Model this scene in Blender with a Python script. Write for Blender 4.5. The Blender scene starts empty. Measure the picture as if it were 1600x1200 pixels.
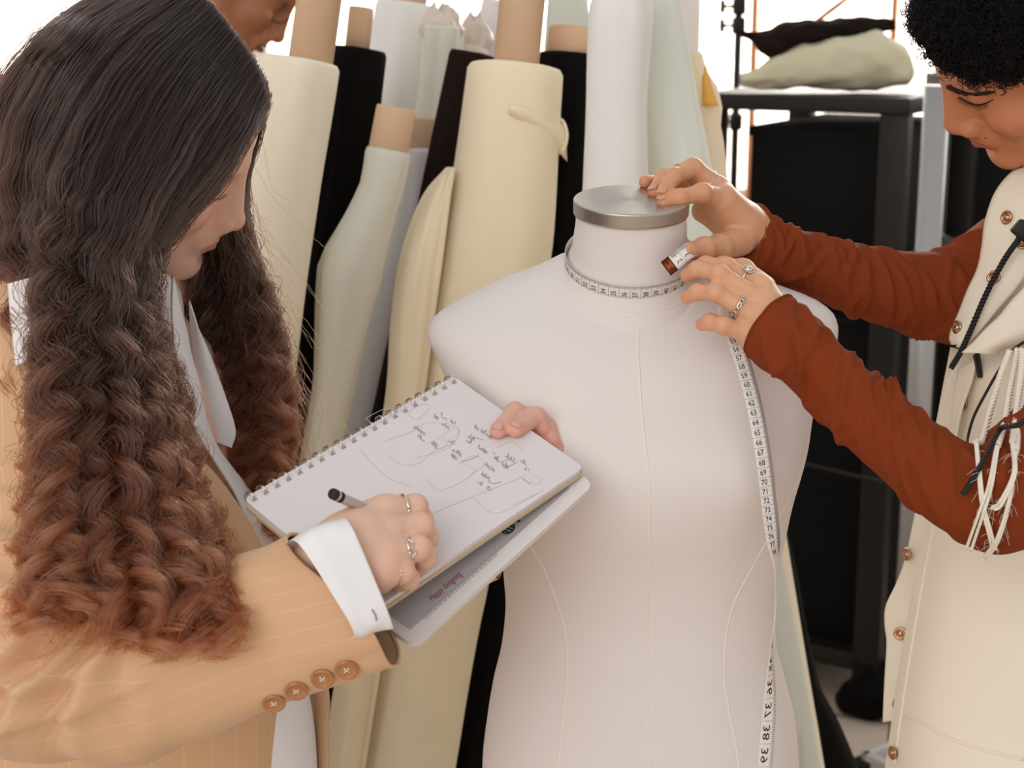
import bpy, math, random
import numpy as np
from mathutils import Vector, Matrix
random.seed(7)
RNG = np.random.default_rng(11)
SC = bpy.context.scene
COL = SC.collection
A = lambda *v: np.array(v, dtype=float)

# ---------------------------------------------------------------- camera
FPX = 2500.0
PITCH = math.radians(13.0)
CAM = A(0, 0, 1.55)
RT = A(1, 0, 0); UP = A(0, math.sin(PITCH), math.cos(PITCH)); FW = A(0, math.cos(PITCH), -math.sin(PITCH))
cd = bpy.data.cameras.new('camera'); cam = bpy.data.objects.new('camera', cd); COL.objects.link(cam)
cam.location = CAM; cam.rotation_euler = (math.pi/2 - PITCH, 0, 0)
cd.sensor_width = 36; cd.sensor_fit = 'HORIZONTAL'; cd.lens = 36*FPX/1600; cd.clip_start = .05
cd.dof.use_dof = True; cd.dof.focus_distance = 1.46; cd.dof.aperture_fstop = 8.5
SC.camera = cam

def ray(px, py): return RT*((px-800)/FPX) + UP*((600-py)/FPX) + FW
def P(px, py, d): return CAM + ray(px, py)*d            # point at a depth in metres
def PY(px, py, y): r = ray(px, py); return CAM + r*(y/r[1])
def PZ(px, py, z=0.): r = ray(px, py); return CAM + r*((z-CAM[2])/r[2])
def nrm(v): v = np.asarray(v, float); return v/(np.linalg.norm(v, axis=-1, keepdims=True)+1e-12)

# ---------------------------------------------------------------- noise
def _h(i, j, k, s):
    n = (i*374761393 + j*668265263 + k*2147483647 + s*974711) & 0xffffffff
    n = ((n ^ (n >> 13))*1274126177) & 0xffffffff
    return ((n ^ (n >> 16)) & 0xffff)/32767.5 - 1
def noise(x, y=0., z=0., s=0):
    x, y, z = np.broadcast_arrays(*[np.asarray(v, float) for v in (x, y, z)])
    i, j, k = [np.floor(v).astype(np.int64) for v in (x, y, z)]
    u, v, w = x-i, y-j, z-k
    u, v, w = [t*t*(3-2*t) for t in (u, v, w)]
    o = 0
    for a in (0, 1):
        for b in (0, 1):
            for c in (0, 1):
                o = o + _h(i+a, j+b, k+c, s)*(u if a else 1-u)*(v if b else 1-v)*(w if c else 1-w)
    return o
def ss(e0, e1, x): t = np.clip((np.asarray(x, float)-e0)/(e1-e0), 0, 1); return t*t*(3-2*t)

# ---------------------------------------------------------------- splines
def cr(pts, n, closed=False):
    """Catmull-Rom through pts (k x m), n samples."""
    p = np.asarray(pts, float)
    k = len(p)
    if closed: t = np.linspace(0, k, n, endpoint=False); q = np.vstack([p[-1:], p, p[:2]])
    else: t = np.linspace(0, k-1, n); q = np.vstack([2*p[:1]-p[1:2], p, 2*p[-1:]-p[-2:-1], ])
    i = np.minimum(t.astype(int), (k-1 if closed else k-2)); u = (t-i)[:, None]
    a, b, c, d = q[i], q[i+1], q[i+2], q[i+3]
    return .5*(2*b + (c-a)*u + (2*a-5*b+4*c-d)*u**2 + (3*b-a-3*c+d)*u**3)
def interp(rows, n):
    """PCHIP-like smooth resample of a table: first column the parameter."""
    r = np.asarray(rows, float); t = np.linspace(r[0, 0], r[-1, 0], n)
    out = [t]
    for c in range(1, r.shape[1]):
        x, y = r[:, 0], r[:, c]; h = np.diff(x); dl = np.diff(y)/h
        m = np.zeros(len(x)); m[0], m[-1] = dl[0], dl[-1]
        for i in range(1, len(x)-1):
            if dl[i-1]*dl[i] > 0:
                w1, w2 = 2*h[i]+h[i-1], h[i]+2*h[i-1]; m[i] = (w1+w2)/(w1/dl[i-1]+w2/dl[i])
        i = np.clip(np.searchsorted(x, t)-1, 0, len(h)-1); s = (t-x[i])/h[i]
        out.append((1+2*s)*(1-s)**2*y[i] + s*(1-s)**2*h[i]*m[i] + s*s*(3-2*s)*y[i+1] + s*s*(s-1)*h[i]*m[i+1])
    return np.stack(out, 1)

# ---------------------------------------------------------------- mesh helpers
BASE = {}
def mesh(name, V, F, mat, parent=None, base=None, smooth=True, uv=None, col=None, mats=None, fm=None):
    """ONE mesh object from world-space vertices; children sit under their thing, whose origin is at its base."""
    V = np.asarray(V, float).reshape(-1, 3)
    b = BASE[parent.name] if parent is not None else (np.asarray(base, float) if base is not None else A(V[:, 0].mean(), V[:, 1].mean(), V[:, 2].min()))
    me = bpy.data.meshes.new(name)
    if isinstance(F, np.ndarray):
        nf, k = F.shape
        me.vertices.add(len(V)); me.vertices.foreach_set('co', (V-b).astype(np.float32).ravel())
        me.loops.add(nf*k); me.loops.foreach_set('vertex_index', F.astype(np.int32).ravel())
        me.polygons.add(nf); me.polygons.foreach_set('loop_start', np.arange(0, nf*k, k, dtype=np.int32))
        me.update(calc_edges=True); me.validate()
    else:
        me.from_pydata((V-b).tolist(), [], [list(map(int, f)) for f in F])
    if smooth: me.polygons.foreach_set('use_smooth', [True]*len(me.polygons))
    if uv is not None:
        l = me.uv_layers.new(name='UVMap'); vi = np.empty(len(me.loops), np.int32); me.loops.foreach_get('vertex_index', vi)
        l.data.foreach_set('uv', np.asarray(uv, np.float32)[vi].ravel())
    if col is not None:
        c = me.attributes.new('Col', 'FLOAT_COLOR', 'POINT'); q = np.ones((len(V), 4), np.float32); q[:, :col.shape[1]] = col
        c.data.foreach_set('color', q.ravel())
    for m in (mats or [mat]): me.materials.append(m)
    if fm is not None: me.polygons.foreach_set('material_index', np.asarray(fm, np.int32))
    o = bpy.data.objects.new(name, me); COL.objects.link(o)
    if parent is not None: o.parent = parent; o.location = A(0, 0, 0); BASE[o.name] = b
    else: o.location = b; BASE[o.name] = b
    return o
def empty(name, base):
    o = bpy.data.objects.new(name, None); COL.objects.link(o); o.location = base; o.empty_display_size = .05
    BASE[o.name] = np.asarray(base, float); return o
def tag(o, label, cat, group=None):
    o['label'] = label; o['category'] = cat
    if group: o['group'] = group
    return o
def struct(o): o['kind'] = 'structure'; return o

class MB:
    """collects shapes into one mesh"""
    def __init__(s): s.V = []; s.F = []; s.n = 0; s.U = []
    def add(s, V, F, uv=None):
        V = np.asarray(V, float).reshape(-1, 3); s.V.append(V); s.F += [[i+s.n for i in f] for f in F]; s.n += len(V)
        s.U.append(np.zeros((len(V), 2)) if uv is None else np.asarray(uv)); return s
    def box(s, c, sz, R=None, bev=.0):
        c = np.asarray(c, float); h = np.asarray(sz, float)/2
        if bev <= 0:
            q = A(*[[x, y, z] for x in (-1, 1) for y in (-1, 1) for z in (-1, 1)]).reshape(-1, 3)*h
            f = [[0, 1, 3, 2], [4, 6, 7, 5], [0, 4, 5, 1], [2, 3, 7, 6], [0, 2, 6, 4], [1, 5, 7, 3]]
        else:
            import bmesh
            bm = bmesh.new(); bmesh.ops.create_cube(bm, size=1)
            for v in bm.verts: v.co = Vector(v.co[i]*2*h[i] for i in range(3))
            bmesh.ops.bevel(bm, geom=list(bm.edges), offset=bev, segments=3, affect='EDGES', profile=.5)
            bm.verts.index_update(); q = np.array([v.co[:] for v in bm.verts]); f = [[v.index for v in t.verts] for t in bm.faces]; bm.free()
        if R is not None: q = q @ np.asarray(R, float).T
        return s.add(q+c, f)
    def tube(s, pts, r, n=8, cap=True, ref=None, flat=1.):
        V, F = tube(pts, r, n, cap, ref, flat); return s.add(V, F)
    def done(s, name, mat, parent=None, **k):
        return mesh(name, np.vstack(s.V), s.F, mat, parent, **k)
def frames(pts, ref=None):
    p = np.asarray(pts, float); T = nrm(np.gradient(p, axis=0))
    N = np.zeros_like(p); r = A(0, 0, 1) if ref is None else np.asarray(ref, float)
    if abs(np.dot(nrm(r), T[0])) > .97: r = A(1, .3, 0)
    n = nrm(r - T[0]*np.dot(r, T[0])); N[0] = n
    for i in range(1, len(p)):
        n = n - T[i]*np.dot(n, T[i]); n = nrm(n); N[i] = n
    return T, N, np.cross(T, N)
def tube(pts, r, n=8, cap=True, ref=None, flat=1.):
    p = np.asarray(pts, float); T, N, B = frames(p, ref); r = np.broadcast_to(np.asarray(r, float), (len(p),))
    a = np.linspace(0, 2*np.pi, n, endpoint=False)
    V = p[:, None] + r[:, None, None]*(N[:, None]*np.cos(a)[None, :, None]*flat + B[:, None]*np.sin(a)[None, :, None])
    F = grid_faces(len(p), n, True); V = V.reshape(-1, 3)
    if cap: F = F + [list(range(n))[::-1], list(range((len(p)-1)*n, len(p)*n))]
    return V, F
def grid_faces(m, n, wrap):
    F = []
    for i in range(m-1):
        for j in range(n if wrap else n-1):
            k = (j+1) % n; F.append([i*n+j, i*n+k, (i+1)*n+k, (i+1)*n+j])
    return F
def sheet(G, thick=.0, two=True):
    """thick sheet from an m x n x 3 grid"""
    m, n = G.shape[:2]; V = G.reshape(-1, 3); F = grid_faces(m, n, False)
    if thick <= 0: return V, F
    du = np.gradient(G, axis=0); dv = np.gradient(G, axis=1); N = nrm(np.cross(du, dv)).reshape(-1, 3)
    W = np.vstack([V+N*thick/2, V-N*thick/2]); k = m*n
    F2 = F[::1] + [[i+k for i in f[::-1]] for f in F]
    b = [i for i in range(n)] + [i*n+n-1 for i in range(1, m)] + [(m-1)*n+j for j in range(n-2, -1, -1)] + [i*n for i in range(m-2, 0, -1)]
    for i in range(len(b)):
        a, c = b[i], b[(i+1) % len(b)]; F2.append([c, a, a+k, c+k])
    return W, F2
def loft(C, Ax, Bx, n=48, e=2., capA=True, capB=True, disp=None):
    """rings: centres C, half-axis vectors Ax, Bx, superellipse exponent e; disp(i_param 0..1, angle) radial offset"""
    m = len(C); a = np.linspace(0, 2*np.pi, n, endpoint=False); e = np.broadcast_to(np.asarray(e, float), (m,))[:, None]
    ca = np.sign(np.cos(a))*np.abs(np.cos(a))**(2/e); sa = np.sign(np.sin(a))*np.abs(np.sin(a))**(2/e)
    V = C[:, None] + Ax[:, None]*ca[..., None] + Bx[:, None]*sa[..., None]
    if disp is not None:
        d = disp(np.linspace(0, 1, m)[:, None]*np.ones((1, n)), a[None]*np.ones((m, 1)))
        V = V + nrm(V-C[:, None])*d[..., None]
    F = grid_faces(m, n, True)
    if capA: F.append(list(range(n))[::-1])
    if capB: F.append(list(range((m-1)*n, m*n)))
    return V.reshape(-1, 3), F
def revolve(prof, n, c, ax=A(0, 0, 1), ref=A(1, 0, 0)):
    """prof: rows (r, h) about axis ax at c"""
    ax = nrm(ax); u = nrm(np.asarray(ref) - ax*np.dot(ref, ax)); v = np.cross(ax, u)
    prof = np.asarray(prof, float); a = np.linspace(0, 2*np.pi, n, endpoint=False)
    V = np.asarray(c) + prof[:, 1][:, None, None]*ax + prof[:, 0][:, None, None]*(u*np.cos(a)[None, :, None] + v*np.sin(a)[None, :, None])
    F = grid_faces(len(prof), n, True); F += [list(range(n))[::-1], list(range((len(prof)-1)*n, len(prof)*n))]
    return V.reshape(-1, 3), F

# ---------------------------------------------------------------- implicit surfaces
def smin(a, b, k): h = np.maximum(k-np.abs(a-b), 0)/k; return np.minimum(a, b)-h*h*k*.25
def smax(a, b, k): return -smin(-a, -b, k)
def sd_ell(p, c, r, R=None):
    q = p-np.asarray(c, np.float32)
    if R is not None: q = q @ np.asarray(R, np.float32)
    r = np.asarray(r, np.float32); k0 = np.sqrt(((q/r)**2).sum(-1)); k1 = np.sqrt(((q/(r*r))**2).sum(-1))+1e-9
    return k0*(k0-1)/k1
def sd_cone(p, a, b, ra, rb):
    a = np.asarray(a, np.float32); d = np.asarray(b, np.float32)-a; q = p-a
    t = np.clip((q @ d)/max(float(d @ d), 1e-12), 0, 1)
    return np.sqrt(((q-t[..., None]*d)**2).sum(-1)) - (ra+(rb-ra)*t)
def surface_nets(f, lo, hi, h):
    lo = np.asarray(lo, float); n = np.ceil((np.asarray(hi)-lo)/h).astype(int)+1
    ax = [lo[i]+h*np.arange(n[i]) for i in range(3)]
    Fv = np.empty(n, np.float32)
    yz = np.stack(np.meshgrid(ax[1], ax[2], indexing='ij'), -1).astype(np.float32)
    st = max(1, int(400000/(n[1]*n[2])))
    for i in range(0, n[0], st):
        xs = ax[0][i:i+st]; p = np.empty((len(xs),)+yz.shape[:2]+(3,), np.float32)
        p[..., 0] = xs[:, None, None]; p[..., 1:] = yz[None]; Fv[i:i+st] = f(p)
    ins = Fv < 0
    s = np.zeros(n-1, np.int8)
    for a in (0, 1):
        for b in (0, 1):
            for c in (0, 1): s += ins[a:n[0]-1+a, b:n[1]-1+b, c:n[2]-1+c]
    act = (s > 0) & (s < 8); idx = np.argwhere(act); num = np.full(act.shape, -1, np.int64); num[act] = np.arange(len(idx))
    acc = np.zeros((len(idx), 3)); cnt = np.zeros(len(idx))
    cor = [(a, b, c) for a in (0, 1) for b in (0, 1) for c in (0, 1)]
    vals = {c: Fv[tuple((idx+np.array(c)).T)] for c in cor}
    for c in cor:
        for k in range(3):
            if c[k] == 0:
                d = tuple(1 if q == k else c[q] for q in range(3)); v0, v1 = vals[c], vals[d]
                m = (v0 < 0) != (v1 < 0); t = np.where(m, v0/(v0-v1+1e-20), 0)
                pt = np.array(c, float)+np.eye(3)[k]*t[:, None]; acc += pt*m[:, None]; cnt += m
    V = lo+h*(idx+acc/cnt[:, None]); Q = []
    for k in range(3):
        u, v = [q for q in range(3) if q != k]
        a = np.take(ins, range(0, n[k]-1), axis=k); b = np.take(ins, range(1, n[k]), axis=k)
        e = np.argwhere(a != b); e = e[(e[:, u] > 0) & (e[:, v] > 0) & (e[:, u] < n[u]-1) & (e[:, v] < n[v]-1)]
        du = np.eye(3, dtype=int)[u]; dv = np.eye(3, dtype=int)[v]
        q = np.stack([num[tuple((e-du-dv).T)], num[tuple((e-dv).T)], num[tuple(e.T)], num[tuple((e-du).T)]], 1)
        fl = a[tuple(e.T)]; fl = fl if k != 1 else ~fl
        q[~fl] = q[~fl][:, ::-1]; Q.append(q)
    Q = np.vstack(Q); Q = Q[(Q >= 0).all(1)]
    return V, Q
def relax(V, Q, it=2, lam=.5):
    for _ in range(it):
        acc = np.zeros_like(V); cnt = np.zeros(len(V))
        for a in range(4):
            b = (a+1) % 4; np.add.at(acc, Q[:, a], V[Q[:, b]]); np.add.at(acc, Q[:, b], V[Q[:, a]]); np.add.at(cnt, Q[:, a], 1); np.add.at(cnt, Q[:, b], 1)
        V = V+lam*(acc/np.maximum(cnt, 1)[:, None]-V)
    return V

# ---------------------------------------------------------------- materials
def lin(c): 
    c = np.asarray(c, float)/255.; return tuple(np.where(c <= .04045, c/12.92, ((c+.055)/1.055)**2.4))
def mat(name, rgb, rough=.8, metal=0., bump=0., scale=400., var=.06, vscale=8., sheen=0., sss=0., spec=.5, col=False, stripes=None, weave=False, aniso=0., emit=None, coat=0.):
    """procedural Principled material; rgb in sRGB 0..255"""
    m = bpy.data.materials.new(name); m.use_nodes = True; nt = m.node_tree; N = nt.nodes; L = nt.links
    b = N['Principled BSDF']; b.inputs['Roughness'].default_value = rough; b.inputs['Metallic'].default_value = metal
    b.inputs['Specular IOR Level'].default_value = spec
    if aniso: b.inputs['Anisotropic'].default_value = aniso
    if sheen: b.inputs['Sheen Weight'].default_value = sheen; b.inputs['Sheen Roughness'].default_value = .5
    if coat: b.inputs['Coat Weight'].default_value = coat
    if sss:
        b.inputs['Subsurface Weight'].default_value = sss; b.inputs['Subsurface Radius'].default_value = (.9, .35, .2); b.inputs['Subsurface Scale'].default_value = .008
    c = lin(rgb); tc = N.new('ShaderNodeTexCoord'); src = tc.outputs['Object']
    nz = N.new('ShaderNodeTexNoise'); nz.inputs['Scale'].default_value = vscale; nz.inputs['Detail'].default_value = 5; L.new(src, nz.inputs['Vector'])
    hsv = N.new('ShaderNodeHueSaturation'); mr = N.new('ShaderNodeMapRange'); mr.inputs[3].default_value = 1-var; mr.inputs[4].default_value = 1+var
    L.new(nz.outputs['Fac'], mr.inputs[0]); L.new(mr.outputs[0], hsv.inputs['Value'])
    if col:
        at = N.new('ShaderNodeAttribute'); at.attribute_name = 'Col'; L.new(at.outputs['Color'], hsv.inputs['Color'])
    else: hsv.inputs['Color'].default_value = (*c, 1)
    out = hsv.outputs['Color']
    if stripes is not None:                      # pinstripes along u
        rgb2, freq, width = stripes
        uvn = N.new('ShaderNodeUVMap'); sp = N.new('ShaderNodeSeparateXYZ'); L.new(uvn.outputs[0], sp.inputs[0])
        mu = N.new('ShaderNodeMath'); mu.operation = 'MULTIPLY'; mu.inputs[1].default_value = freq; L.new(sp.outputs[0], mu.inputs[0])
        fr = N.new('ShaderNodeMath'); fr.operation = 'FRACT'; L.new(mu.outputs[0], fr.inputs[0])
        lt = N.new('ShaderNodeMath'); lt.operation = 'LESS_THAN'; lt.inputs[1].default_value = width; L.new(fr.outputs[0], lt.inputs[0])
        mx = N.new('ShaderNodeMix'); mx.data_type = 'RGBA'; L.new(lt.outputs[0], mx.inputs['Factor']); L.new(out, mx.inputs[6]); mx.inputs[7].default_value = (*lin(rgb2), 1)
        out = mx.outputs[2]
    L.new(out, b.inputs['Base Color'])
    if bump:
        n2 = N.new('ShaderNodeTexNoise'); n2.inputs['Scale'].default_value = scale; n2.inputs['Detail'].default_value = 2; L.new(src, n2.inputs['Vector'])
        hgt = n2.outputs['Fac']
        if weave:
            w = N.new('ShaderNodeTexWave'); w.inputs['Scale'].default_value = scale*.6; w.inputs['Distortion'].default_value = 1.5; L.new(src, w.inputs['Vector'])
            ad = N.new('ShaderNodeMath'); ad.operation = 'ADD'; L.new(hgt, ad.inputs[0]); L.new(w.outputs['Fac'], ad.inputs[1]); hgt = ad.outputs[0]
        bp = N.new('ShaderNodeBump'); bp.inputs['Strength'].default_value = bump; bp.inputs['Distance'].default_value = .001; L.new(hgt, bp.inputs['Height']); L.new(bp.outputs[0], b.inputs['Normal'])
    if emit:
        b.inputs['Emission Color'].default_value = (*lin(emit[0]), 1); b.inputs['Emission Strength'].default_value = emit[1]
    return m
# ================================================================ materials
M = {}
M['muslin'] = mat('muslin', (226, 217, 212), .85, bump=.12, scale=900, var=.02, vscale=5, weave=True)
M['seam'] = mat('seam_tape', (232, 222, 212), .85)
M['brushed'] = mat('brushed_steel', (190, 183, 175), .33, 1., bump=.06, scale=300, var=.04, vscale=40, aniso=.6)
M['chrome'] = mat('chrome', (215, 210, 205), .15, 1.)
M['cream'] = mat('cream_cotton', (247, 231, 200), .9, bump=.15, scale=700, var=.03, weave=True, sheen=.15)
M['ivory'] = mat('ivory_cotton', (243, 233, 209), .9, bump=.15, scale=700, var=.03, weave=True, sheen=.15)
M['white'] = mat('white_cotton', (236, 234, 230), .9, bump=.12, scale=700, var=.02, weave=True)
M['lilac'] = mat('cool_white_cotton', (230, 224, 224), .9, bump=.12, scale=700, var=.02, weave=True)
M['mint'] = mat('pale_mint_cotton', (224, 228, 217), .9, bump=.12, scale=700, var=.02, weave=True)
M['sage'] = mat('pale_sage_cotton', (222, 220, 205), .9, bump=.12, scale=700, var=.02, weave=True)
M['blackcloth'] = mat('black_cloth', (14, 11, 10), .95, bump=.15, scale=700, var=.1, spec=.15)
M['browncloth'] = mat('dark_brown_cloth', (34, 23, 18), .95, bump=.15, scale=700, var=.1, spec=.15)
M['khaki'] = mat('khaki_cotton', (216, 208, 178), .9, bump=.12, scale=700, var=.02, weave=True)
M['orange'] = mat('orange_cloth', (240, 185, 95), .9)
M['board'] = mat('cardboard', (222, 188, 155), .85, bump=.1, scale=250, var=.05, vscale=15)
M['plasticwrap'] = mat('crumpled_wrap', (222, 208, 196), .35, bump=.5, scale=60, var=.05)
M['blackmetal'] = mat('black_metal', (30, 25, 21), .5, .3)
M['blackbox'] = mat('black_board', (15, 15, 13), .8, spec=.2)
M['greymetal'] = mat('grey_metal', (172, 170, 170), .4, .4)
M['copper'] = mat('copper', (205, 140, 100), .3, 1.)
M['wood'] = mat('brown_wood', (120, 76, 44), .6, var=.2, vscale=30)
M['sillwood'] = mat('orange_wood', (205, 140, 95), .6, var=.1, vscale=20)
M['plaster'] = mat('white_plaster', (236, 230, 224), .9)
M['whiteplastic'] = mat('light_plastic', (205, 200, 196), .4)
M['bluepaper'] = mat('pale_blue_paper', (208, 218, 218), .8)
def brick_mat(name, c1, c2, mortar, scale, bw, rh, ms=.02):
    m = bpy.data.materials.new(name); m.use_nodes = True; nt = m.node_tree; b = nt.nodes['Principled BSDF']; b.inputs['Roughness'].default_value = .85
    t = nt.nodes.new('ShaderNodeTexBrick'); tc = nt.nodes.new('ShaderNodeTexCoord')
    mp = nt.nodes.new('ShaderNodeMapping'); nt.links.new(tc.outputs['Object'], mp.inputs[0]); nt.links.new(mp.outputs[0], t.inputs['Vector'])
    t.inputs['Color1'].default_value = (*lin(c1), 1); t.inputs['Color2'].default_value = (*lin(c2), 1); t.inputs['Mortar'].default_value = (*lin(mortar), 1)
    t.inputs['Scale'].default_value = scale; t.inputs['Mortar Size'].default_value = ms; t.inputs['Brick Width'].default_value = bw; t.inputs['Row Height'].default_value = rh
    nt.links.new(t.outputs['Color'], b.inputs['Base Color']); return m, mp
M['floor'], mp = brick_mat('floor_tiles', (222, 204, 186), (214, 195, 177), (150, 126, 106), 1., .3, .3, .008); mp.inputs['Rotation'].default_value = (0, 0, .35)
M['brick'], mp = brick_mat('painted_brick', (246, 240, 232), (240, 234, 226), (222, 212, 202), 1., .24, .08, .008); mp.inputs['Rotation'].default_value = (math.pi/2, 0, 0)

# ================================================================ world and lights
w = bpy.data.worlds.new('sky'); SC.world = w; w.use_nodes = True
bg = w.node_tree.nodes['Background']; bg.inputs[0].default_value = (1, 1, .995, 1); bg.inputs[1].default_value = .68
def area(name, loc, target, size, power, col=(1, 1, 1), sizey=None):
    l = bpy.data.lights.new(name, 'AREA'); l.energy = power; l.color = col; l.size = size
    if sizey: l.shape = 'RECTANGLE'; l.size_y = sizey
    o = bpy.data.objects.new(name, l); COL.objects.link(o); o.location = loc
    o.rotation_euler = (Vector(target)-Vector(loc)).to_track_quat('-Z', 'Y').to_euler(); return o
area('window_light', (-1.5, -1.9, 2.6), (.2, 1.7, 1.05), 2.6, 58, (1, .985, .972))
area('rear_window_light', (1.8, 5.2, 2.3), (.6, 1.6, 1.1), 2.2, 50, (1, .98, .955), 1.4)
area('outdoor_light', (0.6, 6.1, 3.6), (.6, 8., 1.2), 5., 750, (1, .98, .95), 1.2)
SC.view_settings.view_transform = 'Standard'; SC.view_settings.look = 'None'; SC.view_settings.exposure = 0.; SC.view_settings.gamma = 1.; SC.view_settings.use_curve_mapping = False

# ================================================================ the room
def flat(name, c, sz, m): b = MB(); b.box(c, sz); return struct(b.done(name, m, smooth=False))
flat('floor', (0.5, 2.5, -.05), (9, 11, .1), M['floor'])
WY = 5.6
flat('wall_back', (0.5, WY+.1, .45), (9, .2, .9), M['plaster'])
for i, (x, wd) in enumerate([(-3.2, 1.6), (4.2, 1.6)]): flat('wall_back_pier' if i == 0 else 'wall_back_pier.001', (x, WY+.1, 2.1), (wd, .2, 2.4), M['plaster'])
flat('wall_back_lintel', (.5, WY+.1, 3.15), (9, .2, .5), M['plaster'])
flat('wall_left', (-3.95, 2.5, 1.6), (.1, 11, 3.4), M['plaster'])
flat('wall_right', (4.95, 2.5, 1.6), (.1, 11, 3.4), M['plaster'])
flat('wall_exterior', (.5, 8.2, 1.7), (14, .2, 4.4), M['brick'])
gl = bpy.data.materials.new('window_glass'); gl.use_nodes = True; nt = gl.node_tree; nt.nodes.remove(nt.nodes['Principled BSDF'])
t = nt.nodes.new('ShaderNodeBsdfTransparent'); g = nt.nodes.new('ShaderNodeBsdfGlossy'); g.inputs['Roughness'].default_value = .02; mx = nt.nodes.new('ShaderNodeMixShader'); fr = nt.nodes.new('ShaderNodeFresnel'); fr.inputs[0].default_value = 1.3
nt.links.new(fr.outputs[0], mx.inputs[0]); nt.links.new(t.outputs[0], mx.inputs[1]); nt.links.new(g.outputs[0], mx.inputs[2]); nt.links.new(mx.outputs[0], nt.nodes['Material Output'].inputs[0])
for i, (x0, x1) in enumerate([(-2.4, -.9), (-.9, .6), (.6, 2.1), (2.1, 3.4)]):
    b = MB(); z0, z1 = .9, 2.9; y = WY+.08; t_ = .05
    for x in (x0+t_/2, x1-t_/2): b.box((x, y, (z0+z1)/2), (t_, .06, z1-z0))
    for z in (z0+t_/2, z1-t_/2): b.box(((x0+x1)/2, y, z), (x1-x0-2*t_, .06, t_))
    f = struct(b.done('window_%d' % (i+1), M['plaster'], smooth=False))
    b = MB(); b.box(((x0+x1)/2, y, (z0+z1)/2), (x1-x0-2*t_, .006, z1-z0-2*t_)); b.done('glass_pane', gl, f, smooth=False)
flat('trim_1', (.5, WY-.06, .88), (5.6, .16, .05), M['sillwood'])          # window sill
b = MB(); b.box(PY(14, 60, 4.6)+A(-.04, 0, -.3), (.055, .06, 2.7), np.array(Matrix.Rotation(math.radians(-7), 3, 'Y'))); struct(b.done('trim_2', M['wood'], smooth=False))
flat('wall_partition', (-1.72, 4.65, 1.3), (.42, .06, 2.6), M['plaster'])

# ================================================================ fabric rolls
def pyrow(y): return 600 + FPX*math.tan(math.atan2(1.55, y) - PITCH)        # picture row of the floor at distance y
def pxtube(rows, ytop, ybase, thick=1., n=40, e=2., m=40, wr=.0, seed=0, fold=None):
    """rounded tube whose left/right outline passes picture columns (py, xl, xr); leans from ytop to ybase"""
    r = np.asarray(rows, float); pb = pyrow(ybase)
    if r[-1, 0] < pb and ybase > 0:
        k = (pb-r[-1, 0])/(r[-1, 0]-r[-2, 0]+1e-9); s = min(1., 250/(r[-1, 0]-r[-2, 0]))
        d = (r[-1]-r[-2])/(r[-1, 0]-r[-2, 0]); dm = (d[1]+d[2])/2
        r = np.vstack([r, [pb, r[-1, 1]+dm*(pb-r[-1, 0]), r[-1, 2]+dm*(pb-r[-1, 0])]])
    q = interp(r, m); C = []; Ax = []; Bx = []
    for py, xl, xr in q:
        u = (py-r[0, 0])/(pb-r[0, 0]); y = ytop+(ybase-ytop)*u
        a, b2 = PY(xl, py, y), PY(xr, py, y); C.append((a+b2)/2); Ax.append((b2-a)/2)
    C, Ax = np.array(C), np.array(Ax); T = nrm(np.gradient(C, axis=0)); Bx = nrm(np.cross(T, Ax))*np.linalg.norm(Ax, axis=1, keepdims=True)*thick
    Ax = np.cross(nrm(Bx), T)*np.linalg.norm(Ax, axis=1, keepdims=True)
    def disp(t, a):
        o = wr*noise(2.2*np.cos(a)+seed, 2.2*np.sin(a), t*5, seed) + wr*.5*noise(5*np.cos(a)+seed, 5*np.sin(a)-t*6, t*9, seed+3)
        if fold is not None: o = o+fold(t, a)
        return o
    return C, Ax, Bx, loft(C, Ax, Bx, n, e, disp=disp)
def core(root, C, Ax, length, frac, off=0., m='board'):
    T = nrm(C[0]-C[2]); r = np.linalg.norm(Ax[1])*frac; c = C[0]-T*.03+RT*off
    L = length+.03
    V, F = revolve([(r, 0), (r, L-.004), (r*.97, L), (r*.84, L), (r*.82, L-.002), (r*.82, L-.05), (.001, L-.05)], 32, c, T)
    mesh('cardboard_core', V, F, M[m], root)
def roll(label, rows, ytop, ybase, m, cores=None, thick=1., wr=.004, seed=0, fold=None, group='rolls of fabric leaning in a row', e=2., tidy=True, name='fabric_roll'):
    C, Ax, Bx, (V, F) = pxtube(rows, ytop, ybase, thick, wr=wr, seed=seed, fold=fold, e=e, m=60)
    root = empty(name, A(C[-1][0], C[-1][1], 0)); tag(root, label, 'fabric roll', group)
    # rounded rolled-up edge at the top
    T = nrm(C[0]-C[2]); n = 40; ring = V[:n]; c0 = C[0]
    ex = [ring + T*.006 + (c0-ring)*.06, ring + T*.004 + (c0-ring)*.2, ring*0 + c0 + (ring-c0)*.55 - T*.012, ring*0+c0+(ring-c0)*.2-T*.012]
    V2 = np.vstack([V]+ex); F = [f for f in F if len(f) == 4]+[list(range((len(C)-1)*n, len(C)*n))]
    idx = [list(range(n))]+[list(range(len(V)+i*n, len(V)+(i+1)*n)) for i in range(4)]
    for i in range(4):
        for j in range(n): k = (j+1) % n; F.append([idx[i][k], idx[i][j], idx[i+1][j], idx[i+1][k]])
    F.append(idx[4][::-1])
    mesh('rolled_cloth', V2, F, M[m], root)
    if cores: core(root, C, Ax, *cores)
    return root, C, Ax, Bx, V
def gauss(x, c, w): return np.exp(-((x-c)/w)**2)
ang = lambda a, c: (a-c+np.pi) % (2*np.pi)-np.pi

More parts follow.
